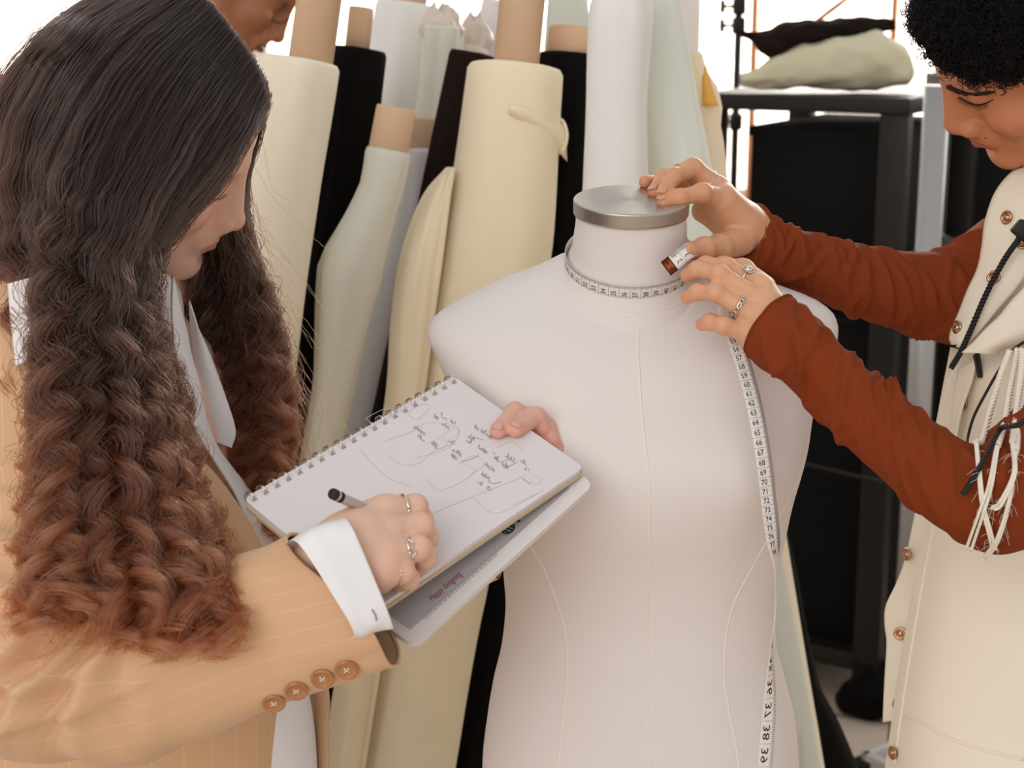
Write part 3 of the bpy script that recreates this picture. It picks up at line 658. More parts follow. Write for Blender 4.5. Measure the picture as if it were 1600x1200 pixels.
M['covergrey'] = mat('printed_grey_panel', (178, 170, 170), .6)
M['coverwhite'] = mat('glossy_white_cover', (222, 214, 212), .35)
M['pencil'] = mat('pencil_line', (158, 151, 151), .9)
M['faint'] = mat('faint_pencil_line', (203, 195, 195), .9)
M['redink'] = mat('red_ink', (150, 52, 78), .8)
book = empty('sketchbook', bk(0, 0, -.03)); tag(book, 'spiral sketchbook open at a page of pencil notes, held by the long-haired person', 'sketchbook')
mesh('page_block', *slab(BC, U_, V_, N_, LB, WB, -.005, 0), M['paper'], book, smooth=False)
mesh('back_board', *slab(BC+V_*.001, U_, V_, N_, LB+.002, WB+.001, -.0085, -.0052), M['paperedge'], book, smooth=False)
th = math.radians(-6.5)                                # flipped leaves drooping below
hp = bk(1, 0, -.010); U2 = U_*math.cos(th)+N_*math.sin(-th)*1; U2 = nrm(U_*math.cos(th) - N_*math.sin(th)); N2 = nrm(np.cross(V_, U2)); N2 = N2 if N2[2] > 0 else -N2
LC = LB-.016; U2 = nrm(U2-V_*.055); V2_ = nrm(np.cross(U2, N2)); V2_ = V2_ if V2_ @ V_ > 0 else -V2_; C2 = hp-U2*(LC/2+.004)+V_*.014
mesh('folded_cover', *slab(C2, U2, V2_, N2, LC, WB, -.006, 0, .010), M['coverwhite'], book, smooth=False)
mesh('printed_panel', *slab(C2+V2_*(WB*.5-.028)-U2*.004, U2, V2_, N2, LC*.88, .030, .0001, .0004, .001), M['covergrey'], book, smooth=False)
g, gf = glyph('Happy designing', 1., .35); wd = g[:, 0].max()-g[:, 0].min()
sU = .037/wd; cx = C2+V2_*(WB*.5-.0215)-U2*.055
mesh('red_lettering', np.array([cx+U2*x*sU-V2_*y*sU*1.6+N2*.0007 for x, y, _ in g]), gf, M['redink'], book, smooth=False)
b = MB()
for k in range(2):                                     # two lines of tiny grey print
    x = -.09
    while x < (.045 if k == 0 else -.005):
        w_ = .002+.004*random.random(); o = C2+V2_*(WB*.5-.0150+.003*k)-U2*.0+U2*x+N2*.0007; b.add([o, o+U2*w_, o+U2*w_+V2_*.0007, o+V2_*.0007], [[0, 1, 2, 3]]); x += w_+.0015
b.done('small_print', M['pencil'], book, smooth=False)
# oval mark with slanted bars beside the print
b = MB(); oc = C2+V2_*(WB*.5-.0225)+U2*.026
th_ = np.linspace(0, 2*np.pi, 30); b.tube([oc+U2*.0062*math.cos(a)+V_*.0040*math.sin(a)+N2*.0007 for a in th_], .0006, 5)
for k in (-.5, 0, .5): b.tube([oc+U2*(k*.007-.0012)-V_*.0032+N2*.0007, oc+U2*(k*.007+.0012)+V_*.0032+N2*.0007], .0008, 5)
b.tube([oc+U2*.0115-V_*.002+N2*.0007, oc+U2*.0112+V_*.001+N2*.0007, oc+U2*.0128+V_*.0015+N2*.0007, oc+U2*.0138-V_*.002+N2*.0007], .0008, 5)
b.done('oval_logo', M['ink'], book)
# wire rings along the spiral edge
for k in range(20):
    s = -.95+1.9*k/19; b = MB()
    for dx in (-.0012, .0012):
        b.tube([bk(s, -1, -.003)+U_*(dx*(1 if math.sin(a) < .8 else .6))+V_*(.0015+.0058*math.cos(a))+N_*(.0065*math.sin(a)) for a in np.linspace(.15, 2*math.pi-.15, 18)], .00055, 6)
    b.done('wire_ring', M['chrome'], book)
b = MB()
for k in range(20): s = -.95+1.9*k/19; o = bk(s, -1, .0003)+V_*.0075; b.add([o-U_*.0024-V_*.0011, o+U_*.0024-V_*.0011, o+U_*.0024+V_*.0011, o-U_*.0024+V_*.0011], [[0, 1, 2, 3]])
b.done('punched_hole_edging', M['pencil'], book, smooth=False)
# pencil drawings and hand-written notes, as ribbons lying on the page
def stroke(b, pts, w, h=.00035):
    p = np.array([pagexy(x, y) for x, y in pts]); T = nrm(np.gradient(p, axis=0)); S = np.cross(T, N_)*w/2
    b.add(np.vstack([p+S+N_*h, p-S+N_*h]), [[i, i+1, i+1+len(p), i+len(p)] for i in range(len(p)-1)])
rs = random.Random(5); notes = MB(); notes2 = MB(); notes3 = MB(); sk = MB()
def word(x, y, n, dx, dy, hx, hy, sz=1., w=.00034):
    pts = []; 
    for k in range(n*4+1):
        a = k/4; up_ = rs.choice([0, .25, .55, .7, 1.])if k % 2 else rs.choice([-.1, 0, .1]); pts.append((x+dx*a*sz+hx*up_*sz+rs.uniform(-.6, .6), y+dy*a*sz+hy*up_*sz+rs.uniform(-.6, .6)))
    stroke(notes if x > 735 else notes2 if x > 635 else notes3, cr(pts, len(pts)*4), w)
# writing runs down to the right, letter tops point up to the right
W_LIST = [(688, 650, 3), (703, 659, 2), (690, 664, 3), (677, 652, 2), (645, 668, 5), (652, 683, 3), (673, 694, 3), (700, 690, 2), (706, 704, 4), (706, 715, 2), (730, 682, 3), (746, 700, 4), (750, 674, 5), (728, 690, 2), (772, 716, 2), (784, 726, 3), (788, 712, 4), (812, 720, 3), (818, 732, 2), (757, 728, 4), (751, 742, 4), (745, 754, 2), (760, 763, 2), (704, 712, 2), (613, 640, 2), (740, 668, 2)]
for x, y, n in W_LIST: word(x, y, n, 3.6, 2.5, 3.0, -6.2)
for p4 in [[(772, 712), (781, 722), (800, 716)], [(784, 724), (790, 731), (808, 722)], [(735, 690), (741, 684), (756, 688)], [(722, 722), (735, 718), (748, 712)], [(762, 752), (772, 756), (783, 753)], [(816, 748), (822, 752), (830, 757)], [(774, 710), (770, 706)]]: stroke(notes, cr(p4, 14), .0006)
for p4 in [[(636, 644), (660, 632), (671, 636), (662, 648), (652, 656), (640, 650), (636, 644)], [(571, 654), (600, 640), (618, 644), (588, 662), (571, 654)], [(675, 690), (690, 684), (697, 696), (682, 702), (675, 690)], [(690, 680), (712, 668), (718, 676), (698, 690)], [(606, 712), (622, 724), (650, 726), (680, 704), (714, 692)], [(664, 748), (690, 766), (742, 738), (716, 722)], [(716, 724), (742, 712), (756, 726), (734, 742)], [(740, 778), (776, 802), (840, 772)], [(640, 820), (700, 792), (790, 756), (822, 742)], [(800, 790), (850, 766)], [(830, 742), (845, 748), (840, 758), (826, 748)], [(600, 690), (640, 676), (672, 660), (716, 672), (700, 700), (650, 716)], [(560, 700), (600, 742), (640, 760)], [(776, 700), (800, 690), (816, 704)]]: stroke(sk, cr(p4, 30), .0004)
notes.done('pencil_lettering', M['pencil'], book, smooth=False); [b_.done('pencil_lettering', M['pencil'], book, smooth=False) for b_ in (notes2, notes3)]; sk.done('pencil_drawing_lines', M['faint'], book, smooth=False)
# ================================================================ people: shared tools
from mathutils.bvhtree import BVHTree
def bvh(V, F): return BVHTree.FromPolygons([Vector(v) for v in np.asarray(V, float)], [list(map(int, f)) for f in F])
def hit(px, py, t):
    l, n, i, d = t.ray_cast(Vector(CAM), Vector(nrm(ray(px, py)))); return (None, None) if l is None else (np.array(l), np.array(n) if np.dot(n, ray(px, py)) < 0 else -np.array(n))
def on_surf(pts, t, off=.0008, n=None):
    pts = cr(pts, n) if n else np.asarray(pts, float); out = []
    for x, y in pts:
        l, k = hit(x, y, t)
        if l is not None: out.append(l+k*off)
    return np.array(out)
skin_m = lambda n, c: mat(n, c, .5, sss=.12, spec=.35, col=True, var=.03, vscale=60, bump=.08, scale=900)
M['skin_fair'] = skin_m('fair_skin', (225, 178, 150)); M['skin_tan'] = skin_m('warm_brown_skin', (190, 120, 80)); M['skin_dark'] = skin_m('deep_brown_skin', (150, 98, 66))
M['nail'] = mat('fingernail', (220, 168, 148), .25, var=.02)
M['nail2'] = mat('tan_fingernail', (206, 150, 120), .25, var=.02)
M['silver'] = mat('silver', (225, 215, 200), .2, 1.); M['gold'] = mat('gold', (230, 190, 120), .2, 1.)
def head_sdf(nose=1., lip=1., wide=1., lidopen=0.):
    def f(p):
        x = np.abs(p[..., 0]); q = np.stack([x, p[..., 1], p[..., 2]], -1)
        d = sd_ell(q, (0, -.014, .030), (.0735, .094, .076))
        d = smin(d, sd_ell(q, (0, .037, .036), (.058, .052, .052)), .03)
        d = smin(d, sd_ell(q, (0, .026, -.046), (.057*wide, .056, .062)), .03)
        d = smin(d, sd_cone(q, (.050*wide, -.004, -.062), (.014, .070, -.102), .017, .015), .03)
        d = smin(d, sd_ell(q, (0, .077, -.103), (.020, .0155, .0135)), .018)
        d = smin(d, sd_ell(q, (.043*wide, .052, -.034), (.023, .023, .019)), .022)
        d = smin(d, sd_cone(q, (.044, .064, .019), (.012, .079, .013), .010, .010), .016)
        d = smin(d, sd_cone(q, (0, -.016, -.05), (0, -.024, -.085), .046, .044), .03)
        d = smin(d, sd_cone(q, (0, .066, .012), (0, .086, -.044), .013, .015), .012)
        d = smax(d, -sd_ell(q, (.034, .092, -.003), (.016, .0125, .0105)), .010)
        d = smin(d, sd_ell(q, (.031, .0672, -.004), (.0148, .0140, .0130)), .004)          # lowered lids over the eyeball
        d = smax(d, -sd_ell(q, (.031, .0815, .0072), (.014, .0035, .0012)), .0025)         # lid crease
        d = smax(d, -sd_ell(q, (.031, .0800, -.0108), (.0125, .005, .0009+lidopen)), .0016)  # slit between the lids
        d = smin(d, sd_cone(q, (0, .0845, .014), (0, .1025, -.040), .0074, .0088*nose), .016)
        d = smin(d, sd_ell(q, (0, .1035, -.0455), (.0105*nose, .0105, .0092)), .008)
        d = smin(d, sd_ell(q, (.0125*nose, .0935, -.0490), (.0078*nose, .0105, .0078)), .006)
        d = smax(d, -sd_ell(q, (.0062*nose, .1000, -.0560), (.0034*nose, .0062, .0040)), .003)
        d = smax(d, -sd_ell(q, (.0205*nose, .0925, -.0500), (.0022, .0085, .0085)), .005)  # wing groove
        d = smin(d, sd_ell(q, (0, .080, -.068), (.025, .018, .018)), .014)
        d = smin(d, sd_cone(q, (0, .0945, -.0690), (.021, .0815, -.0735), .0054*lip, .0022), .005)
        d = smin(d, sd_cone(q, (0, .0925, -.0790), (.018, .0815, -.0765), .0066*lip, .003), .005)
        d = smax(d, -sd_ell(q, (0, .0965, -.0738), (.022, .0145, .0010)), .0016)
        d = smax(d, -sd_ell(q, (0, .0985, -.0625), (.003, .006, .006)), .005)              # philtrum
        d = smax(d, -sd_ell(q, (0, .0935, -.0905), (.016, .006, .0045)), .008)
        e = sd_ell(q, (.076, -.004, -.012), (.007, .019, .030)); e = smax(e, -sd_ell(q, (.084, .0, -.010), (.006, .011, .020)), .005)
        return smin(d, e, .008)
    return f
def head_col(p, base, lipc, cheek, blush=1.):
    base, lipc, cheek = [np.array(lin(c)) for c in (base, lipc, cheek)]; n = len(p); c = np.tile(base, (n, 1))
    x = np.abs(p[:, 0])
    k = gauss(x, .042, .022)*gauss(p[:, 2], -.036, .022)*ss(.02, .05, p[:, 1])*.6*blush + gauss(x, 0, .014)*gauss(p[:, 2], -.046, .014)*ss(.085, .105, p[:, 1])*.45*blush
    k = k+gauss(x, .031, .016)*gauss(p[:, 2], 0, .012)*ss(.05, .07, p[:, 1])*.35
    c = c+(cheek-c)*np.clip(k, 0, 1)[:, None]
    l = np.sqrt((x/.0235)**2+((p[:, 2]+.0742+.0010*(x/.02)**2)/np.where(p[:, 2] > -.0742, .0078, .0098))**2)
    k = ss(1.08, .86, l)*ss(.075, .083, p[:, 1]); return c+(lipc-c)*k[:, None]
def make_head(origin, fwd, up, scale, sdf, h=.0016, cut=-.15):
    f_ = nrm(fwd); r_ = nrm(np.cross(f_, up)); u_ = np.cross(r_, f_)
    V, Q = surface_nets(sdf, (-.10, -.13, cut), (.10, .135, .125), h); V = relax(V, Q, 1, .4)
    R = np.stack([r_, f_, u_], 0); return V, Q, (V*scale) @ R + np.asarray(origin), R
def hand_sdf(wrist, elbow, fingers, palm_r=.0125, fore=None, extra=(), wr=.026, k_palm=.016, flat=None):
    """fingers: list of (joint points, radii); the first joint of each is its knuckle"""
    def f(p):
        d = sd_cone(p, np.asarray(wrist)+nrm(np.asarray(elbow)-np.asarray(wrist))*.055, wrist, wr*.80, wr*.92)
        m = None
        for i, (J, R) in enumerate(fingers):
            if i < len(fingers) - 1 or len(fingers) < 5:
                c = sd_cone(p, wrist, J[0], wr*.72, palm_r); m = c if m is None else smin(m, c, k_palm)
        for a, b, ra, rb in extra: m = smin(m, sd_cone(p, a, b, ra, rb), .012)
        d = smin(d, m, .02)
        for J, R in fingers:
            g = None
            for i in range(len(J)-1):
                c = sd_cone(p, J[i], J[i+1], R[i], R[i+1])
                g = c if g is None else smin(g, c, .003)
            for i in range(1, len(J)-1): g = smin(g, np.sqrt(((p-np.asarray(J[i], np.float32))**2).sum(-1))-R[i]*1.06, .004)
            d = smin(d, g, .0055)
        return d
    return f
def make_hand(sdf, pts, h=.0012, pad=.022):
    pts = np.array(pts); return surface_nets(sdf, pts.min(0)-pad, pts.max(0)+pad, h)
def nail(J, R, up, m, parent, w=.0058, l=.0105, back=.25):
    """small plate on the back of a finger's last joint"""
    a, b = np.asarray(J[-2]), np.asarray(J[-1]); T = nrm(b-a); N = nrm(up-T*np.dot(up, T)); S = np.cross(T, N); r = R[-1]
    c = b+N*(r*.80)+T*(r*.30); G = []
    for s in np.linspace(-1, 1, 9):
        row = []
        for t in np.linspace(-1, 1, 9):
            k = math.sqrt(max(0, 1-(abs(s)**3)))*.98+.02
            row.append(c+T*(s*l/2)+S*(t*w*k)+N*(r*.22-(t*k*w)**2/(2*r)-max(0, s)**2*r*.12))
        G.append(row)
    V, F = sheet(np.array(G), .0006); return mesh('fingernail', V, F, m, parent)
def ring_on(a, b, t, r, m, parent, kind='band', up=None, name='finger_ring', lab=None, w=.0014):
    """finger ring round the bone a->b at fraction t"""
    a, b = np.asarray(a), np.asarray(b); T = nrm(b-a); c = a+(b-a)*t; u = nrm((up if up is not None else -FW)-T*np.dot(up if up is not None else -FW, T)); v = np.cross(T, u)
    B_ = MB(); th = np.linspace(0, 2*np.pi, 41)
    if kind == 'band': B_.tube([c+(u*math.cos(x)+v*math.sin(x))*r for x in th], w, 8)
    elif kind == 'thin': B_.tube([c+(u*math.cos(x)+v*math.sin(x))*r for x in th], .0007, 6)
    elif kind == 'chain':
        for k in range(13):
            x = 2*math.pi*k/13; o = c+(u*math.cos(x)+v*math.sin(x))*(r+.0004); tt = -u*math.sin(x)+v*math.cos(x); s1 = T if k % 2 else nrm(T+tt*.8)
            B_.tube([o+tt*.0029*math.cos(y)+s1*.0021*math.sin(y) for y in np.linspace(0, 2*np.pi, 13)], .0008, 6)
    elif kind == 'crown':
        B_.tube([c+(u*math.cos(x)+v*math.sin(x))*r-T*.0016 for x in th], .0011, 8)
        B_.tube([c+(u*math.cos(x)+v*math.sin(x))*r+T*(.0020+.0014*math.sin(x*9)) for x in np.linspace(0, 2*np.pi, 121)], .0007, 6)
    elif kind == 'stone':
        B_.tube([c+(u*math.cos(x)+v*math.sin(x))*r for x in th], .0010, 8)
        o = c+u*(r+.0012); B_.add(*revolve([(.0036, -.001), (.0044, .0004), (.003, .002), (.0015, .0028)], 10, o, u))
        for k in range(12): x = 2*math.pi*k/12; q_ = o+(T*math.cos(x)+v*math.sin(x))*.0050; B_.add(*revolve([(.0009, -.0006), (.0011, .0004), (.0005, .0012)], 6, q_, u))
    o = B_.done(name, m, parent)
    if lab: o['label'] = lab
    return o
def merge(parts):
    V, F, Cc, n = [], [], [], 0
    for v, f, c in parts: V.append(v); F.append(np.asarray(f)+n); Cc.append(c); n += len(v)
    return np.vstack(V), np.vstack(F), np.vstack(Cc)
def secs(rows, n=80, m=48, e=2.2, thick=.85, disp=None, capA=False, capB=False, endround=0):
    """tube through sections given as two picture points and a depth: (ax, ay, bx, by, d[, thickness ratio])"""
    r = np.array([list(t)+[thick]*(6-len(t)) for t in rows], float)
    L = np.concatenate([[0], np.cumsum(np.linalg.norm(np.diff((r[:, :2]+r[:, 2:4])/2, axis=0), axis=1))])
    q = interp(np.column_stack([L, r]), n)[:, 1:]
    a = np.array([P(x[0], x[1], x[4]) for x in q]); b = np.array([P(x[2], x[3], x[4]) for x in q])
    C = (a+b)/2; Ax = (a-b)/2; T = nrm(np.gradient(C, axis=0)); ln = np.linalg.norm(Ax, axis=1, keepdims=True)
    Bx = nrm(np.cross(T, Ax)); Bx = np.where((Bx @ FW)[:, None] > 0, -Bx, Bx)*ln*q[:, 5:6]      # towards the camera
    V, F = loft(C, Ax, Bx, m, e, capA, capB, disp); return V, F, C, Ax, Bx
def tube_uv(n, m, lu=1., lv=1.): return np.stack(np.meshgrid(np.arange(m)/m, np.linspace(0, 1, n), indexing='xy'), -1).reshape(-1, 2)*np.array([lu, lv])
def ridges(t, a, lst):
    """soft fold lines: (t0, slope with angle, angle centre, angle width, width, height)"""
    o = 0
    for t0, sl, ac, aw, w_, h_ in lst:
        da = ang(a, ac); o = o+h_*np.exp(-((t-t0-sl*da)/w_)**2)*np.exp(-(da/aw)**2)
    return o

# ================================================================ woman at the left, writing
FAIR, FLIP, FCHK = (224, 183, 160), (206, 138, 118), (222, 150, 126)
fL = RT*.888-UP*.354+FW*.293; uL = RT*.453+UP*.781-FW*.429
sL = 1.0
f0 = nrm(fL); r0 = nrm(np.cross(f0, uL)); u0 = np.cross(r0, f0)
OL = CAM-RT*.3395+UP*.2293+FW*1.4888
hv, hq, HW, RL = make_head(OL, fL, uL, sL, head_sdf(.95, .95, .97))
hc = head_col(hv, FAIR, FLIP, FCHK)
treeL = bvh(HW, hq)
# writing hand (her right)
pg = pagexy
wr = pg(548, 856, .036); elb = P(440, 905, 1.262)
J = {
 'index': ([pg(602, 800, .042), pg(649, 792, .040), pg(659, 812, .022), pg(653, 836, .009)], [.0122, .0094, .0084, .0074]),
 'middle': ([pg(608, 832, .044), pg(657, 821, .041), pg(667, 840, .022), pg(656, 857, .009)], [.0122, .0098, .0086, .0076]),
 'ring': ([pg(604, 866, .042), pg(653, 856, .039), pg(664, 871, .021), pg(651, 884, .009)], [.0118, .0094, .0084, .0074]),
 'little': ([pg(594, 895, .036), pg(629, 893, .032), pg(638, 904, .018), pg(626, 912, .009)], [.0112, .0087, .0078, .0068]),
 'thumb': ([pg(560, 826, .030), pg(586, 812, .022), pg(622, 818, .014), pg(642, 832, .012)], [.0135, .0115, .0098, .0082]),
}
hsdf = hand_sdf(wr, elb, [J[k] for k in ('index', 'middle', 'ring', 'little', 'thumb')], .0120, wr=.0255, extra=[(pg(560, 812, .036), pg(602, 801, .040), .0135, .0110), (pg(572, 896, .026), pg(594, 906, .022), .013, .0105)])
V1, Q1 = make_hand(hsdf, [wr, elb]+[x for k in J for x in J[k][0]], .0011)
def hand_col(V, base, red, joints, tips, nk=.010):
    b_, r_ = np.array(lin(base)), np.array(lin(red)); k = np.zeros(len(V))
    for j in joints: k = np.maximum(k, .45*np.exp(-(np.linalg.norm(V-j, axis=1)/nk)**2))
    for j in tips: k = np.maximum(k, .65*np.exp(-(np.linalg.norm(V-j, axis=1)/.011)**2))
    return b_+(r_-b_)*k[:, None]
c1 = hand_col(V1, FAIR, (222, 140, 116), [J[k][0][i] for k in J for i in (0, 1)], [J[k][0][3] for k in J])
# left hand holding the far edge of the book
K = {
 'index': ([P(846, 716, 1.452), P(838, 656, 1.452), P(804, 643, 1.438), pagexy(778, 673, .0062)], [.0100, .0086, .0078, .0072]),
 'middle': ([P(852, 730, 1.450), P(852, 668, 1.452), P(838, 652, 1.440), pagexy(806, 671, .0066)], [.0100, .0086, .0082, .0074]),
 'ring': ([P(856, 744, 1.446), P(860, 700, 1.452), P(856, 680, 1.447), P(848, 670, 1.440)], [.0100, .0082, .0076, .0068]),
 'little': ([P(852, 758, 1.444), P(868, 724, 1.450), P(868, 702, 1.447), P(864, 690, 1.441)], [.0095, .0076, .0070, .0062]),
 'thumb': ([P(800, 790, 1.440), P(800, 765, 1.428), P(795, 745, 1.424), P(790, 725, 1.424)], [.012, .010, .009, .008]),
}
wr2 = P(778, 842, 1.446); el2 = P(735, 880, 1.452)
h2 = hand_sdf(wr2, el2, [K[k] for k in ('index', 'middle', 'ring', 'little', 'thumb')], .0105, wr=.020)
V2, Q2 = make_hand(h2, [wr2, el2]+[x for k in K for x in K[k][0]], .0012)
c2 = hand_col(V2, (222, 176, 156), (224, 144, 128), [K[k][0][i] for k in K for i in (1, 2)], [K[k][0][3] for k in K])
# the rest of the body, mostly under clothes
def body_sdf(cones, k=.03):
    def f(p):
        d = None
        for a, b, ra, rb in cones: c = sd_cone(p, a, b, ra, rb); d = c if d is None else smin(d, c, k)
        return d
    return f
NKL = P(165, 480, 1.545); CHL = P(200, 690, 1.56); HPL = P(190, 1370, 1.67)
def legs(hip, dx, dy, y_toe):
    out = []; fl_ = hip*A(1, 1, 0)
    for s in (-1, 1):
        h_ = hip+A(dx*s, dy*s, -.05); k_ = A(h_[0]+.02*0, h_[1], .48); an = A(h_[0], h_[1], .07); toe = an+A(y_toe, 0, -.045)
        out += [(hip, h_, .09, .08), (h_, k_, .078, .05), (k_, an, .048, .034), (an, toe, .03, .022)]
    return out
cones = [(OL-u0*.06-f0*.02, NKL, .045, .05), (NKL, CHL, .062, .095), (P(100, 560, 1.47), P(310, 600, 1.63), .055, .055), (CHL, HPL, .098, .095), (P(290, 690, 1.60), P(345, 760, 1.60), .05, .05),
  (P(80, 590, 1.44), P(90, 1010, 1.34), .04, .035), (P(90, 1010, 1.34), P(500, 876, 1.254), .035, .023), (P(320, 640, 1.64), P(430, 980, 1.60), .043, .038), (P(430, 980, 1.60), P(752, 872, 1.452), .038, .020)]+legs(HPL, 0., .09, .10)
V3, Q3 = surface_nets(body_sdf(cones), (min(HPL[0], -.6)-.2, 1.05, -.005), (.02, 1.95, 1.62), .008); V3 = relax(V3, Q3, 2)
c3 = np.tile(np.array(lin(FAIR)), (len(V3), 1))
BV, BF, BCc = merge([(HW, hq, hc), (V1, Q1, c1), (V2, Q2, c2), (V3, Q3, c3)])
BV[:, 2] = np.maximum(BV[:, 2], .002)
wl = mesh('person', BV, BF, M['skin_fair'], base=A(HPL[0], HPL[1], 0), col=BCc)
tag(wl, 'long curly brown haired person in a tan pinstripe blazer writing in the sketchbook', 'person')
for k in ('index', 'middle'): nail(K[k][0], K[k][1], N_*.8+UP*.4-FW*.3, M['nail'], wl, w=.0052, l=.010)
for k, kd, lab, t in (('index', 'band', 'silver band ring', .62), ('ring', 'crown', 'silver crown shaped ring', .60), ('little', 'thin', 'thin silver ring', .7)):
    jj, rr = J[k]; ring_on(jj[0], jj[1], t, rr[0]*(1-t)+rr[1]*t+.0008, M['silver'], wl, kd, lab=lab)
ring_on(K['middle'][0][1], K['middle'][0][2], .6, .0090, M['silver'], wl, 'thin', lab='thin ring on the hand behind the page')
# lashes, brow
def lashes(px_pts, t, dirs, m, parent, name='eyelashes', n=14, r=.00028, ln=6.):
    b = MB(); q = cr(px_pts, n)
    for i, (x, y) in enumerate(q):
        l, k = hit(x, y, t)
        if l is None: continue
        d = l-CAM; dep = d @ FW; dx, dy = dirs(i/(n-1)); e1_ = P(x+dx*.6, y+dy*.3, dep-.002); e2_ = P(x+dx, y+dy, dep-.004); b.tube(cr([l, e1_, e2_], 6), np.linspace(r, r*.35, 6), 5)
    if b.n: b.done(name, m, parent)
M['lash'] = mat('dark_hair', (26, 18, 15), .6)
lashes([(330, 311), (337, 311), (344, 310), (350, 305)], treeL, lambda s: (3+5*s, 5-6*s), M['lash'], wl, n=12)

# ---- blazer, shirt
M['tan'] = mat('tan_wool', (211, 169, 130), .85, bump=.12, scale=1100, var=.03, sheen=.2, stripes=((221, 184, 148), 1., .035))
M['tanplain'] = mat('tan_wool_plain', (209, 167, 128), .85, bump=.12, scale=1100, var=.03, sheen=.2)
M['tanedge'] = mat('blazer_lining', (120, 80, 52), .6)
M['shirt'] = mat('white_shirt', (232, 230, 231), .8, bump=.06, scale=1300, var=.015, weave=True)
M['horn'] = mat('horn_button', (172, 112, 66), .25, var=.35, vscale=160, coat=.5)
M['pearl'] = mat('shirt_button', (232, 222, 205), .2, coat=.4)
M['trouser'] = mat('dark_trousers', (42, 34, 32), .9)
def tor(rows, d0, thick, disp=None, n=70, m=72, e=2.3):
    r = [(xl, py, xr, py, d, th) for py, xl, xr, d, th in rows]; return secs(r, n, m, e, disp=disp)
foldB = lambda t, a: .004*noise(2*np.cos(a), 2*np.sin(a), t*4, 5)
VB, FB2, CB, AB, BB = tor([(468, 90, 215, 1.50, 1.), (500, 40, 240, 1.50, .95), (560, -20, 268, 1.51, .82), (640, -55, 282, 1.52, .78), (700, -70, 300, 1.53, .78), (770, -80, 345, 1.54, .74), (850, -85, 400, 1.55, .68), (950, -85, 430, 1.56, .62), (1090, -85, 449, 1.58, .58), (1200, -85, 450, 1.60, .58), (1420, -95, 452, 1.65, .82), (1640, -100, 450, 1.70, .86)], 0, 0, foldB)
blz = mesh('blazer', VB, FB2, M['tan'], wl, uv=tube_uv(70, 72, 34, 1))
# sleeve on the near arm
def foldS(t, a):
    o = ridges(t, a, [(.40, .10, 1.2, .9, .020, .015), (.455, .13, 1.3, .8, .016, .016), (.50, .16, 1.2, .7, .016, .016), (.545, .2, 1.0, .7, .016, .014), (.59, .22, .8, .7, .018, .010), (.355, .06, 1.4, .8, .02, .008), (.30, .05, 1.5, .9, .02, .005), (.56, .14, .9, .8, .022, .006), (.60, -.10, 2.6, .8, .02, .006), (.42, -.10, 2.6, .9, .022, .010), (.50, -.12, 2.9, .8, .02, .008), (.70, .1, 1.6, 1.2, .03, .003), (.8, -.06, 1.8, 1.2, .03, .003)])
    o = o+ridges(t, a, [(.535, .02, 1.35, .65, .009, -.015), (.56, .02, 1.3, .7, .011, .011), (.592, .0, 1.25, .75, .009, -.018), (.618, .0, 1.2, .75, .010, .012), (.648, -.02, 1.2, .7, .009, -.015), (.682, -.03, 1.1, .8, .014, .010), (.725, -.05, 1.1, .8, .012, -.008)])
    o = o+.005*np.sin(t*62)*gauss(ang(a, .1), 0, .7)*ss(.45, .52, t)*ss(.82, .74, t)
    return o+.003*noise(2.4*np.cos(a), 2.4*np.sin(a), t*8, 4)
SR = [(-70, 500, 150, 470, 1.45, 1.), (-85, 560, 205, 520, 1.42, .9), (-90, 680, 235, 640, 1.385, .85), (-95, 830, 255, 790, 1.355, .85), (-98, 960, 268, 860, 1.33, .85), (-82, 1080, 285, 885, 1.315, .88), (-20, 1160, 308, 885, 1.305, .9), (60, 1182, 325, 882, 1.299, .9), (150, 1192, 342, 880, 1.293, .88), (235, 1185, 360, 876, 1.287, .85), (330, 1150, 385, 866, 1.28, .82), (430, 1102, 412, 853, 1.27, .80), (530, 1066, 432, 845, 1.260, .74), (616, 1036, 449, 839, 1.252, .66)]
VS, FS, CS, AS, BS = secs(SR, 130, 88, 2.15, disp=foldS)
V3_ = VS.reshape(130, 88, 3); aa = np.linspace(0, 2*np.pi, 88, endpoint=False); Tm = nrm(CS[-1]-CS[-12])
pull = -.026*gauss(ang(aa, 1.5), 0, .85)
for i in range(100, 130): V3_[i] -= Tm*(pull*ss(100, 129, i))[:, None]
VS = V3_.reshape(-1, 3)
slv = mesh('sleeve', VS, FS, M['tan'], blz, uv=tube_uv(130, 88, 26, 1))
treeS = bvh(VS, FS)
